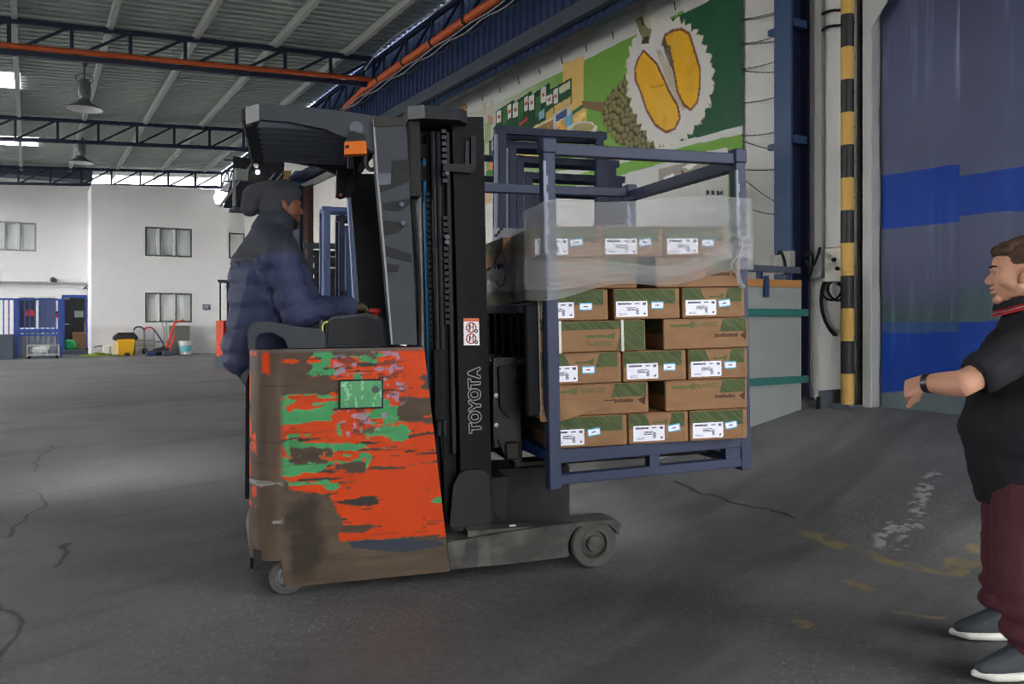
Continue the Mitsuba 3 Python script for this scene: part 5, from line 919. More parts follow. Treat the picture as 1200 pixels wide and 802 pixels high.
def face(parent, M, w, h, kind, rnd):                          # print on one upright face: M maps (u right, v up, w out) to the box, u 0..w, v 0..h
    e = .0012
    def rect(u0, u1, v0, v1, d0=0., d1=e): return xf(box(u0, u1, v0, v1, d0, d1), M)
    def pol(pts, d1=e): return prism(pts, 0, d1, M)
    if kind[0] == 'S':
        if kind == 'S0': part(parent, 'printed_band', rect(.006, w - .025, h * .50, h - .004), 'mat_green_print')
        else:
            part(parent, 'printed_band', pol([(.006, h * .52), (w * .38, h * .52), (w * .28, h - .004), (.006, h - .004)]), 'mat_green_print'); part(parent, 'printed_band', pol([(w * .68, h * .52), (w - .02, h * .52), (w - .02, h - .004), (w * .73, h - .004)]), 'mat_green_print')
            part(parent, 'logo', cat([rect(w * .42, w * .62, h * .66, h * .72), pol([(w * .56, h * .70), (w * .66, h * .82), (w * .64, h * .60)])]), 'mat_green_logo')
        l0 = rnd.uniform(.01, .03); lw, lh = .175, .082
        lb = part(parent, 'label', rect(l0, l0 + lw, .014, .014 + lh, 0, .0016), 'mat_label_white')
        lines = [rect(l0 + .012, l0 + .085, .014 + lh - .018, .014 + lh - .009, 0, .0022), rect(l0 + .105, l0 + .13, .014 + lh - .016, .014 + lh - .010, 0, .0022)] + [rect(l0 + .06 + .0 * i, l0 + .112 - .01 * (i % 2), .046 + .007 * i, .050 + .007 * i, 0, .0022) for i in range(3)] + [rect(l0 + .015, l0 + .06, .024 + .006 * i, .026 + .006 * i, 0, .0022) for i in range(2)] + [rect(l0 + .148, l0 + .166, .075, .088, 0, .0022), rect(l0 + .152, l0 + .164, .024, .034, 0, .0022)]
        for vv in (.034, .050): lines.append(xf(lathe([(.004, 0), (.0085, 0), (.0085, .0022), (.004, .0022)], 14, (l0 + .118, vv, 0)), M))
        part(lb, 'print', cat(lines), 'mat_ink')
        s0 = l0 + lw + rnd.uniform(.012, .03); tl = rnd.choice((0, 0, 8)); MS = M @ rot(tl, (0, 0, 1), (s0, .06, 0))
        sk_ = part(parent, 'sticker', xf(box(s0, s0 + .07, .052, .092, 0, .0016), MS), 'mat_label_blue'); part(sk_, 'face', xf(box(s0 + .004, s0 + .066, .058, .086, 0, .0021), MS), 'mat_label_white'); part(sk_, 'print', xf(box(s0 + .022, s0 + .045, .069, .075, 0, .0025), MS), 'mat_ink')
        part(parent, 'crease', cat([rect(.012, w - .03, h * .455, h * .465, 0, .0008), rect(w - .10, w - .098, .02, h * .45, 0, .0008), rect(w - .03, w - .028, .02, h * .45, 0, .0008), rect(.18, w - .03, .016, .018, 0, .0008)]), 'mat_crease')
    elif kind == 'L0':                                         # long face, kraft with a green corner
        part(parent, 'printed_band', pol([(w * .66, h * .55), (w - .012, h * .55), (w - .012, h - .003), (w * .70, h - .003)]), 'mat_green_print')
        part(parent, 'logo', cat([rect(w * .08, w * .26, h * .74, h * .82), pol([(w * .25, h * .78), (w * .36, h * .93), (w * .355, h * .68)])]), 'mat_green_logo')
        part(parent, 'lettering', xf(classic, M @ mv(w * .50, h * .74, 0)), 'mat_green_logo')
        g = [rect(w * .60 + .0135 * i, w * .60 + .0135 * i + .010, h * .36 + .002 * (i % 2), h * .49 - .002 * (i % 3), 0, e) for i in range(max(4, int((w * .285) / .0135)))]
        part(parent, 'dark_print', cat(g + [pol([(w * .90, h * .43), (w * .975, h * .56), (w * .965, h * .26)])]), 'mat_brown_ink')
        part(parent, 'crease', cat([rect(.01, w - .01, h * .545, h * .553, 0, .0008)] + [rect(w * .46, w * .57, h * .20 + q, h * .205 + q, 0, .0008) for q in (0, h * .25)] + [rect(w * .46 + q, w * .463 + q, h * .20, h * .45, 0, .0008) for q in (0, w * .11)]), 'mat_crease')
    elif kind == 'L1':                                         # mostly green long face with a kraft field and white straps
        part(parent, 'printed_band', cat([rect(.006, w - .006, h * .72, h - .003), pol([(w * .72, .006), (w - .006, .006), (w - .006, h * .73), (w * .78, h * .73)])]), 'mat_green_print')
        part(parent, 'logo', cat([rect(w * .44, w * .62, h * .46, h * .54), pol([(w * .60, h * .48), (w * .72, h * .62), (w * .70, h * .40)])]), 'mat_green_logo'); part(parent, 'lettering', xf(classic, M @ mv(w * .56, h * .20, 0)), 'mat_green_logo')
    elif kind == 'E':                                          # left ends, mostly hidden
        part(parent, 'printed_band', rect(.006, w - .01, h * .52, h - .004), 'mat_green_print')
H0, LH = .642, .1655
FRB = -.012
rows = [('S', [(640, 736), (737, 808), (809, 877)], ['S0', 'S1', 'S0']), ('L', [(628, 761), (780, 877)], ['L0', 'L0']), ('S', [(634, 729), (730, 805), (807, 877)], ['S1', 'S0', 'S1']), ('L', [(630, 757), (777, 877)], ['L1', 'L0']),
        ('S', [(630, 713), (719, 797), (799, 873)], ['S0', 'S0', 'S1']), ('L', [(630, 747), (769, 868)], ['L0', 'L0']), ('S', [(622, 706), (706, 777), (778, 852)], ['S0', 'S0', 'S0'])]
ordn = ['bottom', 'second', 'third', 'fourth', 'fifth', 'sixth', 'top']
rnd = random.Random(11)
def carton(label, group, a0, a1, b0, b1, z0, h, kf, ke, yaw=0., front=False):
    k = thing('carton', label, 'box', group)
    ctr = ((a0 + a1) / 2, b0 if front else (b0 + b1) / 2, z0); M = TILT @ mv(*ctr) @ rot(yaw) @ mv(*(-np.array(ctr)))
    part(k, 'body', xf(box(a0, a1, b0, b1, z0, z0 + h, .005), M), 'mat_kraft')
    part(k, 'flap_seam', xf(cat([box(a0 + .004, a1 - .004, b0 - .0008, b0 + .004, z0 + h - .0075, z0 + h - .005), box(a0 - .0008, a0 + .004, b0 + .004, b1 - .004, z0 + h - .0075, z0 + h - .005)]), M), 'mat_crease')
    if kf: face(k, M @ basis((a0, b0, z0), (1, 0, 0), (0, 0, 1)), a1 - a0, h, kf, rnd)
    if ke: face(k, M @ basis((a0, b1, z0), (0, -1, 0), (0, 0, 1)), b1 - b0, h, ke, rnd)
    return k, M
pos3, pos2 = ['left', 'middle', 'right'], ['left', 'right']
for li, (ty, fr_, kinds) in enumerate(rows):
    z0 = H0 + LH * li; h = LH - .004
    dep = .56 if ty == 'S' else .375
    for j, (l, r) in enumerate(fr_):
        yb = 520 - 40 * li; BF = lambda px: FRB - .09 * (px - 640) / 237
        a0, a1 = KL(l, yb, BF(l))[0], KL(r, yb, BF(r))[0] - .003
        jit = rnd.uniform(-.006, .006) + BF((l + r) / 2) - FRB
        pw = (pos3 if ty == 'S' else pos2)[j]
        tell = {'S0': 'white label under green band', 'S1': 'white label and notched green band', 'L0': 'long printed kraft side', 'L1': 'mostly green long side'}[kinds[j]]
        k, M = carton(f'brown box with {tell}, {pw} in the {ordn[li]} front layer', 'boxes in the front of the load', a0, a1, FRB + jit, FRB + jit + dep, z0, h, kinds[j], 'E' if (j == 0 or ty == 'L') else None, -4.3 + rnd.uniform(-.5, .5), True)
        if kinds[j] == 'L1':
            for f in (.20, .78):
                u = a0 + (a1 - a0) * f; part(k, 'strap', xf(cat([box(u - .007, u + .007, FRB + jit - .0045, FRB + jit - .001, z0 - .002, z0 + h + .003), box(u - .007, u + .007, FRB + jit - .0045, FRB + jit + .3, z0 + h, z0 + h + .003)]), M), 'mat_strap', label='white plastic strap')
        if li == 1 and j == 0:                                 # its lower flap is torn and bent outwards
            g, _, _ = grid(lambda u, v: (u, FRB + jit - .002 - .05 * v ** 2 * np.clip((a0 + .26 - u) / .1, 0, 1), z0 + .07 - .085 * v + .06 * np.clip((u - a0 - .12) / .3, 0, 1) * v), np.linspace(a0 + .01, a0 + .42, 20), np.linspace(0, 1, 8)); part(k, 'torn_flap', xf(g, M), 'mat_kraft', smooth=True)
    # what the left flank shows behind the front row
    a0 = KL(fr_[0][0], 520 - 40 * li, FRB)[0]; nb = 1 if ty == 'S' else 2
    for j in range(nb):
        b0 = FRB + (dep + .02) * (j + 1) + .02; a1 = a0 + (.38 if ty == 'S' else .55); o = rnd.uniform(-.006, .01)
        nm = (['behind the front box'] if nb == 1 else ['next behind the front box', 'rearmost'])[j]
        carton(f'brown box on the flank by the mast, {nm}, {ordn[li]} layer', 'boxes on the flank of the load', a0 + o, a1, b0, b0 + dep, z0, h, None, 'S0' if ty == 'L' else 'E', rnd.uniform(-.4, .4))
# ------------------------------------------------------------------ stretch film round the upper layers
scene['mat_film'] = {'type': 'mask', 'opacity': .24, 'bsdf': {'type': 'twosided', 'bsdf': {'type': 'principled', 'base_color': {'type': 'rgb', 'value': [.40, .41, .42]}, 'roughness': .28, 'specular': .7}}}
fa0, fa1, fb0, fb1 = aL - .045, aR + .015, SB0 - .02, SB1 + .075
fx0 = KL(622, 330, FRB)[0] - .035
path = [(fx0, fb1), (fx0, fb0 + .07), (fa0 + .01, fb0), (fa1 - .02, fb0), (fa1, fb0 + .02), (fa1, fb1), (fa0, fb1)]
path = np.array(path); seg = np.r_[0, np.cumsum(np.linalg.norm(np.diff(path, axis=0), axis=1))]
def film(zb, zt, amp, seed, off):
    def f(s, v):
        a, b = np.interp(s, seg, path[:, 0]), np.interp(s, seg, path[:, 1]); z0_, z1_ = zb(a, b, s), zt(a, b, s); z = z0_ + (z1_ - z0_) * v
        w = n2(s * .9, z * 9, 1.6, seed) - .5; w2 = n2(s * 3 + z * 3, z * 14, 1.2, seed + 5) - .5
        d = off + amp * (w * 1.2 + w2 * .7) * 1.0
        na, nb = np.where(s < seg[2], -1, np.where((s > seg[4]) & (s < seg[5]), 1, 0)), np.where((s >= seg[2]) & (s <= seg[4]), -1, np.where(s >= seg[5], 1, 0))
        return a + na * (d + .0) , b + nb * (d + .0), z
    g, _, _ = grid(f, np.linspace(0, seg[-1], 260), np.linspace(0, 1, 44)); return xf(g, TILT)
zt0 = KL(700, 237, SB0)[1]; zl = KL(660, 348, SB0)[1]; zr_ = KL(860, 318, SB0)[1]
zfar = 1.62
fm = thing('stretch_film', 'torn translucent stretch film wrapped round the upper boxes of the load', 'plastic film')
def zb1(a, b, s): return zl + (zr_ - zl) * np.clip((a - fa0) / (fa1 - fa0), 0, 1) + .02 * np.sin(a * 9) - .04 * np.clip((b - fb0) / 1.2, 0, 1) * (a < fa0 + .0)
def zt1(a, b, s):
    left = (s < seg[1]) ; return np.where(s < seg[2], zt0 - .32 * np.clip((b - fb0) / .9, 0, 1) ** .7, zt0 + .03 * (a - fa0)) + .012 * np.sin(a * 6 + b * 4)
put(fm, film(zb1, zt1, .012, 3, .0), 'mat_film', smooth=True)
def zb2(a, b, s): return zb1(a, b, s) + .04 + .02 * np.sin(a * 5)
def zt2(a, b, s): return zb2(a, b, s) + .12 + .05 * np.sin(a * 3 + 1)
part(fm, 'overlap', film(zb2, zt2, .012, 9, .006), 'mat_film', smooth=True)
kn = [KL(*q, SB0 - .03) for q in ((868, 338), (866, 322), (862, 312), (869, 302), (874, 292), (873, 283), (878, 276), (876, 268))]
part(fm, 'knot', xf(cat([tube(spline([(q[0] + .012 * ((-1) ** i), SB0 - .05 + .01 * i, q[1]) for i, q in enumerate(kn)], 40), [.008 + .007 * abs(math.sin(i * 1.7)) for i in range(40)], 7), tube(spline([(q[0] - .03, SB0 - .045, q[1] + .01) for q in kn[1:6]], 20), .006, 5)]), TILT), 'mat_film', smooth=True)
mat('marker', (40, 42, 84), .6)
cz = KL(611, 302, .1); cen = np.array((fx0 - .018, .40, 1.60))
part(fm, 'marker_circle', xf(cat([tube([cen + (0, .12 * math.cos(t), .10 * math.sin(t)) for t in np.linspace(.1, 5.6, 40)], .0035, 5), tube(spline([cen + (0, .07 - .012 * i, .02 * math.sin(i * 2.3) + .02) for i in range(12)], 40), .003, 5), tube(spline([cen + (-.002, .1 - .02 * i, .19 + .01 * math.sin(i * 2.1) + .004 * i) for i in range(12)], 40), .003, 5)]), TILT), 'mat_marker', label='circled scrawl in dark marker')
# ------------------------------------------------------------------ people
def hull(*ps): return m3.Manifold.batch_hull([m3.Manifold.sphere(r, 16).translate([float(x) for x in p]) for p, r in ps])
def ell(c, r, n=28): return m3.Manifold.sphere(1.0, n).scale([float(v) for v in r]).translate([float(v) for v in c])
def tm(m, it=8):
    q = m.to_mesh(); t = trimesh.Trimesh(q.vert_properties[:, :3].astype(float), q.tri_verts); t.merge_vertices(digits_vertex=6)
    if it:
        v0 = np.array(t.vertices); trimesh.smoothing.filter_taubin(t, iterations=it)
        v1 = np.array(t.vertices); bad = np.linalg.norm(v1 - v0, axis=1) > .02; v1[bad] = v0[bad]; t.vertices = v1
    return t
def xm(m, M): return m.transform(np.asarray(M, float)[:3, :4])
def chain_(pts, rs):
    out = m3.Manifold()
    for i in range(len(pts) - 1): out = out + hull((pts[i], rs[i]), (pts[i + 1], rs[i + 1]))
    return out
def head_m():                                                 # x forward, y left, z up; about 0.23 tall
    m = hull(((0, 0, .042), .076), ((-.028, 0, .030), .080), ((.020, 0, .048), .070)) + hull(((.046, .026, .0), .044), ((.046, -.026, .0), .044), ((.056, 0, -.080), .026), ((.0, .042, -.055), .028), ((.0, -.042, -.055), .028), ((.02, 0, .04), .06))
    m += hull(((.086, 0, .014), .009), ((.104, 0, -.016), .0125), ((.092, .013, -.022), .010), ((.092, -.013, -.022), .010))
    m += hull(((.080, .034, .030), .012), ((.086, 0, .028), .011), ((.080, -.034, .030), .012)) + hull(((.086, .018, -.046), .008), ((.091, 0, -.044), .009), ((.086, -.018, -.046), .008)) + hull(((.084, .016, -.058), .008), ((.089, 0, -.060), .009), ((.084, -.016, -.058), .008)) + hull(((.074, .012, -.090), .017), ((.074, -.012, -.090), .017))
    for s in (1, -1):
        m += hull(((.052, s * .046, -.018), .026), ((.036, s * .05, -.03), .026)); m += hull(((-.008, s * .079, .012), .013), ((.004, s * .077, -.022), .010), ((-.018, s * .086, .020), .009), ((-.016, s * .085, -.008), .009))
    return m.refine_to_length(.011)
def hand_m(curl=(20, 25, 25, 30), spread=4, thumb=35, L=1.0, mirror=1):   # x towards the fingertips, y to the thumb side, z the back of the hand
    m = hull(((0, .02, 0), .016), ((0, -.02, 0), .016), ((.075, .030, .003), .012), ((.075, -.030, .003), .011), ((.04, .032, -.004), .014))
    for i, (y, l) in enumerate(((.030, .072), (.010, .080), (-.011, .074), (-.031, .058))):
        p = np.array([.074, y, .003]); a = 0.0; yaw = math.radians((1.5 - i) * spread); pts, rs = [p - (.02, 0, 0), p], [.0095, .0095]
        for f, c in ((.45, curl[i]), (.30, curl[i] * 1.25), (.25, curl[i] * .8)):
            a += math.radians(c); p = p + l * f * np.array([math.cos(a) * math.cos(yaw), math.sin(yaw) * math.cos(a), -math.sin(a)]); pts.append(p); rs.append(rs[-1] - .0007)
        m += chain_(pts, rs)
    th = math.radians(thumb); p = np.array([.018, .026, -.004]); q = p + .038 * np.array([math.cos(th), math.sin(th), -.35]); r = q + .030 * np.array([math.cos(th * .4), math.sin(th * .4), -.45]); s_ = r + .024 * np.array([math.cos(th * .1), math.sin(th * .1), -.5])
    m += chain_([p, q, r, s_], [.015, .0125, .0105, .0095])
    return m.scale([L, L * mirror, L]).refine_to_length(.006)
def frame3(o, x, up): x = np.asarray(x, float); x /= np.linalg.norm(x); y = np.cross(up, x); y /= np.linalg.norm(y); M = np.eye(4); M[:3, 0], M[:3, 1], M[:3, 2], M[:3, 3] = x, y, np.cross(x, y), o; return M
mat('skin_dark', (126, 84, 62), .55, 0, .4); mat('skin_light', (196, 146, 120), .55, 0, .4); mat('eye_white', (220, 215, 208), .3); mat('dark_hair', (34, 27, 24), .8); mat('lip_dark', (88, 50, 44), .5); mat('lip_light', (150, 88, 80), .5)
def face_bits(k, HM, lip, brow):
    for s in (1, -1):
        e = trimesh.creation.icosphere(2, .0115); e.apply_translation((.0745, s * .031, .012)); ek = part(k, 'eye', xf(e, HM), 'mat_eye_white', smooth=True)
        i = trimesh.creation.icosphere(2, .0062); i.apply_translation((.0812, s * .031, .012)); part(ek, 'iris', xf(i, HM), 'mat_dark_hair', smooth=True)
        part(k, 'eyelid', xf(tm(hull(((.078, s * .020, .0215), .004), ((.0835, s * .031, .024), .005), ((.074, s * .043, .021), .004)).refine_to_length(.006), 2), HM), lip if False else ('mat_skin_dark' if lip == 'mat_lip_dark' else 'mat_skin_light'), smooth=True)
        part(k, 'eyebrow', xf(tube(spline([(.091, s * .012, .037), (.092, s * .028, .043), (.080, s * .048, .038)], 8), [.002, .0042, .002], 6), HM), brow, smooth=True)
    part(k, 'lips', xf(tube(spline([(.086, .024, -.0500), (.0965, .010, -.0520), (.0985, 0, -.0525), (.0965, -.010, -.0520), (.086, -.024, -.0500)], 14), [.0015, .0036, .0036, .0036, .0015], 6), HM), lip, smooth=True)
# ---- the driver, in the truck's frame, turned a little to his left
def kd(px, py, b): q = K(px, py, b); return np.array([q[0], b, q[1]])
dk = thing('person', 'driver in a padded navy jacket and slouchy grey beanie on the truck', 'person')
YA = math.radians(14); hx = np.array([math.cos(YA), math.sin(YA), -.06])
hc = kd(331, 243, .52); HM = frame3(hc, hx, (0, 0, 1))
neck = kd(318, 272, .52); chest = kd(316, 318, .52); belly = kd(318, 375, .52); pelv = kd(312, 432, .52)
shR, shL = kd(327, 303, .335), kd(332, 300, .70); elR, wrR = kd(347, 366, .30), kd(408, 360, .36); elL, wrL = kd(362, 362, .74), kd(412, 364, .60)
hipR, hipL = pelv + (.0, -.10, -.03), pelv + (.0, .10, -.03); knR, knL = hipR + (.05, -.02, -.36), hipL + (.08, .02, -.36)
anR, anL = np.array([hipR[0] - .0, hipR[1] - .02, .32]), np.array([hipL[0] + .03, hipL[1] + .02, .32])
hdir = kd(432, 362, .37) - wrR
def bodym(head, hm_, neck, chest, belly, pelv, arms, legs, sc=1.0):
    up = [m for m in ()]; m = hull((neck, .058 * sc), (hm_ @ np.array([-.02, 0, -.05, 1]))[:3].tolist() and ((hm_ @ np.array([-.015, 0, -.06, 1]))[:3], .052 * sc))
    m += hull((neck - (0, 0, .02), .07), (arms[0][0], .062), (arms[1][0], .062), (chest, .12)) + hull((chest, .13), (belly, .125), ((chest + (arms[0][0] - chest) * .5), .10), ((chest + (arms[1][0] - chest) * .5), .10)) + hull((belly, .125), (pelv, .12), (legs[0][0], .09), (legs[1][0], .09))
    for s, e, w in arms: m += hull((s, .056), (e, .043)) + hull((e, .043), (w, .029))
    for h, k_, a_, t_ in legs: m += hull((h, .088), (k_, .058)) + hull((k_, .060), (a_, .040)) + hull((a_ - (0, 0, .04), .036), (t_, .026), (a_ + (t_ - a_) * -.25 - (0, 0, .05), .03))
    return m.refine_to_length(.03)
LA = [(shR, elR, wrR), (shL, elL, wrL)]
LG = [(hipR, knR, anR, anR + (.16, 0, -.055)), (hipL, knL, anL, anL + (.16, 0, -.055))]
m = bodym(None, HM, neck, chest, belly, pelv, LA, LG) + xm(head_m(), HM) + xm(hand_m((42, 48, 50, 52)), frame3(wrR, hdir + (0, 0, .01), (0, -.2, 1))) + xm(hand_m((30, 34, 36, 40), mirror=-1), frame3(wrL, (1, -.2, -.1), (0, .2, 1)))
put(dk, xf(tm(m, 6), TK), 'mat_skin_dark', smooth=True)
face_bits(dk, TK @ HM, 'mat_lip_dark', 'mat_dark_hair')
part(dk, 'beard', xf(tm((hull(((.060, .03, -.078), .022), ((.060, -.03, -.078), .022), ((.074, 0, -.093), .021)) + hull(((.02, .058, -.06), .014), ((.058, .036, -.075), .018)) + hull(((.02, -.058, -.06), .014), ((.058, -.036, -.075), .018)) + hull(((.089, .02, -.036), .0045), ((.0955, 0, -.034), .006)) + hull(((.089, -.02, -.036), .0045), ((.0955, 0, -.034), .006))).refine_to_length(.012), 3), TK @ HM), 'mat_dark_hair', smooth=True)
# quilted jacket
j = hull((neck + (.0, 0, -.02), .105), (shR, .098), (shL, .098), (chest + (-.03, 0, .02), .16)) + hull((chest + (-.03, 0, 0), .175), (chest + (.05, 0, -.02), .165), (belly + (-.04, 0, 0), .18), (belly + (.05, 0, 0), .165), (chest + (0, -.12, 0), .13), (chest + (0, .12, 0), .13)) + hull((belly + (-.04, 0, 0), .18), (belly + (.05, 0, 0), .165), (pelv + (-.055, 0, .10), .175), (pelv + (.05, 0, .10), .165))
j += hull((neck + (-.005, 0, .0), .098), (HM @ np.array([-.030, 0, -.078, 1]))[:3].tolist() and ((HM @ np.array([-.025, 0, -.080, 1]))[:3], .092))
for s, e, w in LA: j += hull((s, .100), (e, .086)) + hull((e, .084), (w - (w - e) * .04, .058))
jm = tm(j.refine_to_length(.016), 10); v = np.array(jm.vertices); nrm = np.array(jm.vertex_normals)
def seg_t(v, a, b):
    t = np.clip(((v - a) @ (b - a)) / ((b - a) @ (b - a)), 0, 1); return t, np.linalg.norm(v - (a + t[:, None] * (b - a)), axis=1)
bulge = np.zeros(len(v)); best = np.full(len(v), 9.0); coll = v[:, 2] > neck[2] + .005
for s, e, w in LA:
    for a, b, n0 in ((s + (s - e) * .2, e, 3.2), (e, w, 2.6)):
        t, d = seg_t(v, a, b); c = (d < .125) & (d < best) & (t > .1) & ((v[:, 2] < s[2] + .02)); bulge[c] = np.abs(np.sin(np.pi * t[c] * n0)) ** .55; best[c] = d[c]
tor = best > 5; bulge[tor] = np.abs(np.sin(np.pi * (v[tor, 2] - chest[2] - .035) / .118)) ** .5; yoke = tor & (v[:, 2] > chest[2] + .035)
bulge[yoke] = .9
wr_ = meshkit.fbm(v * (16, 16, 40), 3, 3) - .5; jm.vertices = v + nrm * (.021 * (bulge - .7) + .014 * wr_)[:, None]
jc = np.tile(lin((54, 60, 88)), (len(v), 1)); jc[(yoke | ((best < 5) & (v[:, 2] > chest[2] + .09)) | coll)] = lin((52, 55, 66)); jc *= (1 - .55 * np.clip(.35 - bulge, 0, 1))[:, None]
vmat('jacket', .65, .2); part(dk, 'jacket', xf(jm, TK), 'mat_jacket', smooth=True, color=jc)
# beanie with a slouch at the back
HBi = np.linalg.inv(HM); lob = (HBi @ np.r_[kd(293, 243, .54), 1])[:3]; lob2 = (HBi @ np.r_[kd(299, 230, .54), 1])[:3]
bz = hull(((.005, 0, .085), .068), ((.0, 0, .062), .083), ((-.03, 0, .045), .090), ((.030, 0, .070), .070), ((-.05, 0, -.02), .075)) + hull(((-.045, 0, .065), .075), (lob2, .066)) + hull((lob2, .064), (lob, .050))
cutp = m3.Manifold.cube([1, 1, 1], True).translate([.5, 0, 0]).rotate([0, 33, 0]).translate([.078, 0, .062])
bm_ = tm((bz - cutp).refine_to_length(.010), 6); v = np.array(bm_.vertices); bm_.vertices = v + np.array(bm_.vertex_normals) * (.010 * (meshkit.fbm(v * 16, 3, 5) - .5) + .0012 * np.sin(np.arctan2(v[:, 1], v[:, 2] - .02) * 60))[:, None]
mat('beanie', (66, 68, 72), .9, 0, .2); part(dk, 'beanie', xf(bm_, TK @ HM), 'mat_beanie', smooth=True)
tr = hull((pelv, .145), (hipR, .11), (hipL, .11)) + hull((hipR, .105), (knR, .082)) + hull((knR, .082), (anR + (0, 0, .02), .068)) + hull((hipL, .105), (knL, .082)) + hull((knL, .082), (anL + (0, 0, .02), .068))
mat('trouser_dark', (40, 42, 50), .8); part(dk, 'trousers', xf(tm(tr.refine_to_length(.03), 6), TK), 'mat_trouser_dark', smooth=True)
for a_ in (anR, anL): part(dk, 'shoe', xf(tm(hull((a_ - (.02, 0, .045), .048), (a_ + (.16, 0, -.055), .038), (a_ + (-.05, 0, -.055), .038)).refine_to_length(.03), 4), TK), 'mat_black_rubber', smooth=True)
mat('glove', (70, 66, 48), .8)
gl = xm(hand_m((42, 48, 50, 52), L=1.13), frame3(wrR - (.004, 0, 0), hdir + (0, 0, .01), (0, -.2, 1))) + hull((wrR + (wrR - elR) * -.08, .046), (wrR, .040)); part(dk, 'glove', xf(tm(gl, 3), TK), 'mat_glove', smooth=True)
# ---- the man at the right edge, gesturing with his left arm
rk = thing('person', 'man in a black polo shirt and maroon trousers gesturing at the right edge', 'person')
D = at_depth
fw = -RGT * .93 + FWD * .37; fw /= np.linalg.norm(fw); lf = np.cross([0, 0, 1], fw)                       # faces left in the picture and a little away; his left side is towards the camera
hc = D(1194, 324, 3.16); HM2 = frame3(hc, fw + (0, 0, -.03), (0, 0, 1))
neck = D(1207, 373, 3.17); chest = D(1206, 430, 3.17); belly = D(1196, 505, 3.17); pelv = D(1202, 560, 3.17)
shL_, shR_ = neck + lf * .185 + (0, 0, -.085) + fw * .0, neck - lf * .185 + (0, 0, -.085)
elL_ = D(1128, 450, 2.95); wrL_ = D(1083, 449, 3.08); elR_ = shR_ + (0, 0, -.29) - fw * .02; wrR_ = elR_ + (0, 0, -.22) + fw * .10
hipL_, hipR_ = pelv + lf * .095 + (0, 0, -.04), pelv - lf * .095 + (0, 0, -.04)
knL_, knR_ = D(1194, 668, 2.99), D(1180, 655, 3.30); anL_, anR_ = D(1204, 760, 2.96), D(1176, 722, 3.32); anL_[2] = .10; anR_[2] = .12
toL, toR = D(1157, 785, 2.95), D(1137, 735, 3.33); toL[2] = toR[2] = .035
LA2 = [(shL_, elL_, wrL_), (shR_, elR_, wrR_)]; LG2 = [(hipL_, knL_, anL_, toL), (hipR_, knR_, anR_, toR)]
hd = D(1064, 456, 3.14) - wrL_
m = bodym(None, HM2, neck, chest, belly, pelv, [], LG2) if False else None
def body2():
    m = hull((neck, .064), ((HM2 @ np.array([-.015, 0, -.06, 1]))[:3], .066)) + hull((neck - (0, 0, .02), .075), (shL_, .066), (shR_, .066), (chest, .13)) + hull((chest, .15), (belly, .16), (pelv, .14)) + hull((pelv, .13), (hipL_, .095), (hipR_, .095))
    for s, e, w in LA2: m += hull((s, .060), (e, .048)) + hull((e + (w - e) * .02, .049), (e + (w - e) * .35, .047), (w, .031))
    for h, k_, a_, t_ in LG2: m += hull((h, .092), (k_, .062)) + hull((k_, .062), (a_, .042)) + hull((a_ - (0, 0, .03), .036), (t_, .026))
    return m.refine_to_length(.022)
m = body2() + xm(head_m(), HM2 @ np.diag([1.03, 1.08, 1.0, 1])) + xm(hand_m((55, 62, 64, 66), thumb=20, mirror=1), frame3(wrL_, hd, lf * .8 + np.array([0, 0, .6]))) + xm(hand_m((30, 34, 36, 40), mirror=-1), frame3(wrR_, (fw * .3 - np.array([0, 0, 1])), -lf))
put(rk, xf(tm(m, 5), np.eye(4)), 'mat_skin_light', smooth=True)
face_bits(rk, HM2 @ np.diag([1.03, 1.08, 1.0, 1]), 'mat_lip_light', 'mat_dark_hair')
# hair: short sides, swept top
hz = hull(((-.005, 0, .062), .084), ((-.035, 0, .040), .088), ((.030, 0, .082), .060), ((-.05, 0, .0), .070)) + hull(((.040, .03, .098), .036), ((.040, -.03, .098), .036), ((.068, .0, .098), .026), ((-.02, 0, .11), .05))
cutf = m3.Manifold.cube([.3, .5, .3], True).translate([.205, 0, -.065]); cutd = m3.Manifold.cube([.5, .5, .2], True).translate([0, 0, -.150]); cute = m3.Manifold.cube([.07, .5, .16], True).translate([.035, 0, -.075])
hm_ = tm((hz - cutf - cutd - cute).refine_to_length(.009), 4); v = np.array(hm_.vertices); st = meshkit.fbm(np.c_[v[:, 0] * 40, v[:, 1] * 130, v[:, 2] * 60], 3, 2) - .45
hm_.vertices = v + np.array(hm_.vertex_normals) * (.016 * st * np.clip((v[:, 2] + .02) / .1, .15, 1))[:, None]
vmat('hair', .6, .35); hcx = np.tile(lin((64, 46, 33)), (len(v), 1)) * (.6 + 1.0 * np.clip(st + .5, 0, 1))[:, None]; hcx[v[:, 2] < .02] *= .8; part(rk, 'hair', xf(hm_, HM2), 'mat_hair', smooth=True, color=hcx)
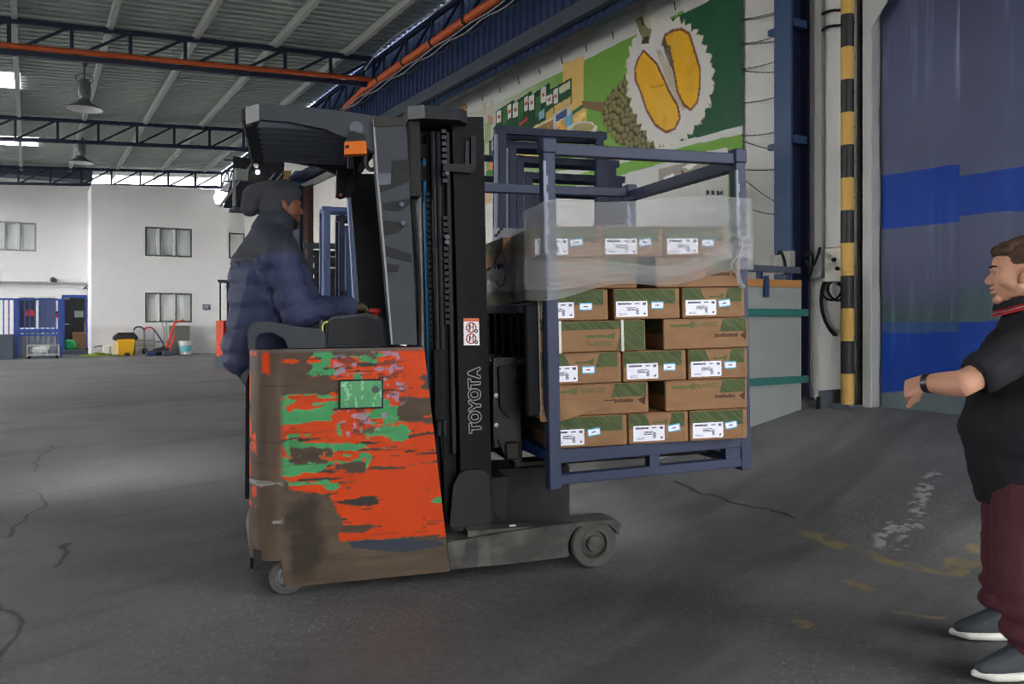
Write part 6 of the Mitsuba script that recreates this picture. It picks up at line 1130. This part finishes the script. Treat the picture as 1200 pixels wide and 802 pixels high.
# polo shirt
s_ = hull((neck + (0, 0, -.005), .090), (shL_, .088), (shR_, .088), (chest, .155)) + hull((chest + fw * .02, .175), (chest + lf * .08, .15), (chest - lf * .08, .15), (belly + fw * .035, .185), (belly + lf * .06, .17), (belly - lf * .06, .17)) + hull((belly + fw * .035, .185), (belly - fw * .02, .18), (pelv + fw * .02 - (0, 0, .02), .175), (pelv - fw * .03, .17), (pelv + lf * .05, .165), (pelv - lf * .05, .165))
sl = LA2[0][0] + (LA2[0][1] - LA2[0][0]) * .74; s_ += hull((shL_, .088), (sl, .079)) + hull((shR_, .088), (shR_ + (elR_ - shR_) * .74, .078))
cut_ = m3.Manifold.cube([2, 2, 1], True).translate([float(pelv[0]), float(pelv[1]), float(pelv[2] - .10 - .5)])
d_ = (LA2[0][1] - LA2[0][0]); d_ /= np.linalg.norm(d_); CM = frame3(LA2[0][0] + (LA2[0][1] - LA2[0][0]) * .86, d_, (0, 0, 1)); s_ = s_ - cut_ - xm(m3.Manifold.cube([.3, .5, .5], True).translate([.15, 0, 0]), CM)
sm_ = tm(s_.refine_to_length(.016), 7); v = np.array(sm_.vertices); sm_.vertices = v + np.array(sm_.vertex_normals) * (.030 * (meshkit.fbm(v * (7, 7, 10), 4, 7) - .5))[:, None]
mat('polo', (30, 31, 35), .8, 0, .25); part(rk, 'polo_shirt', sm_, 'mat_polo', smooth=True)
mat('collar_red', (176, 40, 48), .7); mat('collar_white', (206, 204, 200), .7)
cd = np.array(neck) + fw * .022 + (0, 0, .055)
def ringc(dz, r, w, m_, nm):
    g, _, _ = grid(lambda t, u: (cd[0] + fw[0] * (.012 + (r - .012 * u) * np.cos(t)) + lf[0] * (r - .012 * u) * np.sin(t), cd[1] + fw[1] * (.012 + (r - .012 * u) * np.cos(t)) + lf[1] * (r - .012 * u) * np.sin(t), cd[2] + dz + w * u - .030 * np.cos(t)), np.linspace(.1, 2 * math.pi - .1, 40), np.linspace(0, 1, 4)); part(rk, nm, g, m_, smooth=True)
ringc(-.022, .103, .012, 'mat_collar_red', 'collar_stripe'); ringc(-.010, .1005, .005, 'mat_collar_white', 'collar_stripe'); ringc(-.005, .0995, .010, 'mat_collar_red', 'collar_stripe'); ringc(.005, .098, .030, 'mat_polo', 'collar')
t_ = hull((pelv + fw * .0, .165), (pelv + (0, 0, -.05) + lf * .03, .16), (hipL_, .118), (hipR_, .118)) + hull((hipL_ + fw * .01, .126), (knL_, .098)) + hull((knL_, .098), (anL_ + (0, 0, .05), .082)) + hull((hipR_ + fw * .01, .126), (knR_, .098)) + hull((knR_, .098), (anR_ + (0, 0, .05), .082))
ttm = tm(t_.refine_to_length(.016), 7); v = np.array(ttm.vertices); ttm.vertices = v + np.array(ttm.vertex_normals) * (.026 * (meshkit.fbm(v * (8, 8, 13), 4, 17) - .5) + .012 * np.sin(v[:, 2] * 75 + 5 * meshkit.noise(v * 6)) * np.clip((.36 - v[:, 2]) / .15, 0, 1))[:, None]
mat('maroon', (74, 38, 46), .75, 0, .25); part(rk, 'trousers', ttm, 'mat_maroon', smooth=True)
mat('shoe_grey', (52, 58, 64), .7); mat('sole', (196, 196, 188), .6)
for a_, t0_ in ((anL_, toL), (anR_, toR)):
    d = t0_ - a_; d[2] = 0; d /= np.linalg.norm(d); side_ = np.cross([0, 0, 1], d); z0 = float(0); heel = a_ - d * .055
    SM = np.eye(4); SM[:3, 0], SM[:3, 1], SM[:3, 2], SM[:3, 3] = d, side_, (0, 0, 1), (heel[0], heel[1], 0)
    up_ = hull(((.03, 0, .075), .045), ((.06, 0, .10), .042), ((.13, 0, .066), .042), ((.20, .008, .046), .034), ((.235, .008, .042), .026)); so = hull(((.02, .022, .018), .016), ((.02, -.022, .018), .016), ((.12, .032, .018), .016), ((.12, -.030, .018), .016), ((.21, .034, .020), .015), ((.21, -.026, .020), .015), ((.262, .008, .026), .014))
    sk_ = part(rk, 'shoe', xf(tm(up_.refine_to_length(.012), 3), SM), 'mat_shoe_grey', smooth=True); part(sk_, 'sole', xf(tm(so.refine_to_length(.012), 2), SM), 'mat_sole', smooth=True)
    part(sk_, 'lace', xf(cat([tube([(.13 + .02 * i, -.022, .098 - .012 * i), (.14 + .02 * i, .022, .098 - .012 * i)], .004, 5) for i in range(4)]), SM), 'mat_sole')
fx = (wrL_ - elL_); fx /= np.linalg.norm(fx); WM = frame3(wrL_ - fx * .018, fx, (0, 0, 1)); wt = part(rk, 'watch', xf(xf(lathe([(.033, -.012), (.0375, -.012), (.0375, .012), (.033, .012), (.033, -.012)], 28), np.array([[0, 0, 1, 0], [0, 1, 0, 0], [1, 0, 0, 0], [0, 0, 0, 1.]])), WM), 'mat_bag_black', smooth=30)
part(wt, 'dial', xf(xf(lathe([(0, .042), (.017, .041), (.019, .034), (0, .034)], 20), rot(-62, (1, 0, 0)) @ rot(0, (0, 0, 1))), WM @ rot(150, (1, 0, 0))), 'mat_gutter', smooth=30)
# ------------------------------------------------------------------ second reach truck far off, and someone's leg beside it
q = on_z(262, 430, 0); TB = np.eye(4); TB[:3, 0], TB[:3, 1], TB[:3, 3] = RGT, FWD, q
u = np.linalg.norm(q @ [FWD[0], FWD[1], 0]) / 940
def b2(x0, x1, d0, d1, y0, y1, c=.01): return xf(box((x0 - 262) * u, (x1 - 262) * u, d0, d1, (430 - y0) * u, (430 - y1) * u, c), TB)
k2 = thing('reach_truck', 'distant orange reach truck with a dark mast before the white wall', 'forklift')
mat('orange_far', (222, 84, 52), .45, 0, .4)
part(k2, 'body', b2(253, 262, .0, .7, 420, 376), 'mat_orange_far'); part(k2, 'front_panel', b2(262, 270, .1, .6, 392, 376), 'mat_red_orange'); part(k2, 'base', cat([b2(253, 272, -.1, .8, 430, 418), b2(266, 290, -.1, .05, 429, 422), b2(266, 290, .65, .8, 429, 422)]), 'mat_gutter'); part(k2, 'battery', b2(262, 269, .15, .6, 418, 392), 'mat_truck_shadow')
part(k2, 'mast', cat([b2(268.5, 273, .0, .1, 431, 323), b2(268.5, 273, .6, .7, 431, 323), b2(268, 274, .0, .7, 330, 324), b2(270, 272, .1, .6, 425, 330)]), 'mat_mast_black'); part(k2, 'guard', cat([b2(255, 268, .0, .7, 331, 328), b2(257, 258.4, .0, .05, 420, 330), b2(264, 265.4, .1, .15, 376, 330), b2(257, 258.4, .6, .65, 420, 330)]), 'mat_truck_grey')
part(k2, 'cables', cat([xf(tube(spline([((260 - 262) * u, .3, (430 - 334) * u), ((266 - 262) * u, .3, (430 - 342) * u), ((269 - 262) * u, .3, (430 - 338) * u)], 10), .03, 6), TB)]), 'mat_galv')
for x in (261, 284): part(k2, 'wheel', xf(lathe([(0, -.06), (.15, -.06), (.15, .06), (0, .06)], 18, ((x - 262) * u, .05, .15), (0, 1, 0)), TB), 'mat_black_rubber')
k3 = thing('person', 'partly hidden person in blue sitting behind the distant orange truck', 'person')
def b3(x, y, d): return (TB @ np.array([(x - 262) * u, d, (430 - y) * u, 1]))[:3]
hp, kn_, an_ = b3(256, 402, .85), b3(250, 404, .80), b3(251, 423, .80)
m = hull((hp, .10), (b3(257, 385, .85), .13)) + hull((b3(257, 385, .85), .13), (b3(257, 379, .85), .10)) + hull((b3(257, 378, .85), .05), (b3(257.5, 373, .85), .085)) + hull((hp, .08), (kn_, .06)) + hull((kn_, .06), (an_, .042)) + hull((an_ - (0, 0, .05), .035), (b3(246, 426.5, .78), .03)) + hull((hp + FWD * .16, .08), (kn_ + FWD * .18 + RGT * .1, .06)) + hull((kn_ + FWD * .18 + RGT * .1, .06), (an_ + FWD * .18 + RGT * .1, .042))
put(k3, tm(m.refine_to_length(.05), 4), 'mat_skin_dark', smooth=True); part(k3, 'trousers', tm((hull((hp, .12), (kn_, .078)) + hull((kn_, .078), (an_ + (0, 0, .1), .07)) + hull((hp, .12), (b3(257, 380, .85), .15))).refine_to_length(.05), 4), 'mat_fascia_blue', smooth=True); part(k3, 'sandal', tm(hull((an_ - (0, 0, .075), .03), (b3(245, 428.5, .78), .03)).refine_to_length(.03), 2), 'mat_beige', smooth=True)
# ------------------------------------------------------------------ dust hanging over the floor where the truck drives
DX, DY, DZ = (-5.0, 6.4), (2.2, 9.5), (-.06, 1.0)
gx_, gy_, gz_ = np.meshgrid(np.linspace(*DX, 72), np.linspace(*DY, 48), np.linspace(*DZ, 18), indexing='ij')
den = np.zeros_like(gx_)
def puff(p, r, h, k):
    global den
    d = np.sqrt(((gx_ - p[0]) / r[0]) ** 2 + ((gy_ - p[1]) / r[1]) ** 2); den += k * np.clip(1 - d, 0, 1) ** 1.5 * np.exp(-np.maximum(gz_ - .02, 0) / h)
for px, py, r, h, k in ((160, 570, (1.7, 1.0), .20, .95), (90, 500, (2.2, 1.2), .14, .3), (250, 590, (.9, .6), .18, .4), (630, 600, (.8, .7), .30, 1.3), (700, 640, (.9, .5), .18, 1.1), (600, 560, (1.0, .8), .3, .5), (960, 560, (1.8, 1.6), .3, .28)):
    puff(on_z(px, py, 0), r, h, k)
den *= np.clip(.25 + 1.5 * meshkit.fbm(np.stack([gx_ * 1.3, gy_ * 1.3, gz_ * 3], -1), 4, 6), 0, 2)
e = np.minimum.reduce([(gx_ - DX[0]) / .5, (DX[1] - gx_) / .5, (gy_ - DY[0]) / .4, (DY[1] - gy_) / .4, (DZ[1] - gz_) / .2]); den *= np.clip(e, 0, 1)
k = thing('dust_haze', 'thin haze of pale dust drifting low over the floor around the truck', 'dust', kind='stuff')
scene[k] = {'type': 'cube', 'to_world': T().translate([sum(DX) / 2, sum(DY) / 2, sum(DZ) / 2]).scale([(DX[1] - DX[0]) / 2, (DY[1] - DY[0]) / 2, (DZ[1] - DZ[0]) / 2]), 'bsdf': {'type': 'null'},
            'interior': {'type': 'heterogeneous', 'albedo': {'type': 'constvolume', 'value': {'type': 'rgb', 'value': [.92, .92, .92]}}, 'scale': 1.0,
                         'sigma_t': {'type': 'gridvolume', 'grid': mi.VolumeGrid(np.ascontiguousarray(den.transpose(2, 1, 0)[..., None]).astype(np.float32)), 'use_grid_bbox': False, 'filter_type': 'trilinear',
                                     'to_world': T().translate([DX[0], DY[0], DZ[0]]).scale([DX[1] - DX[0], DY[1] - DY[0], DZ[1] - DZ[0]])}}}
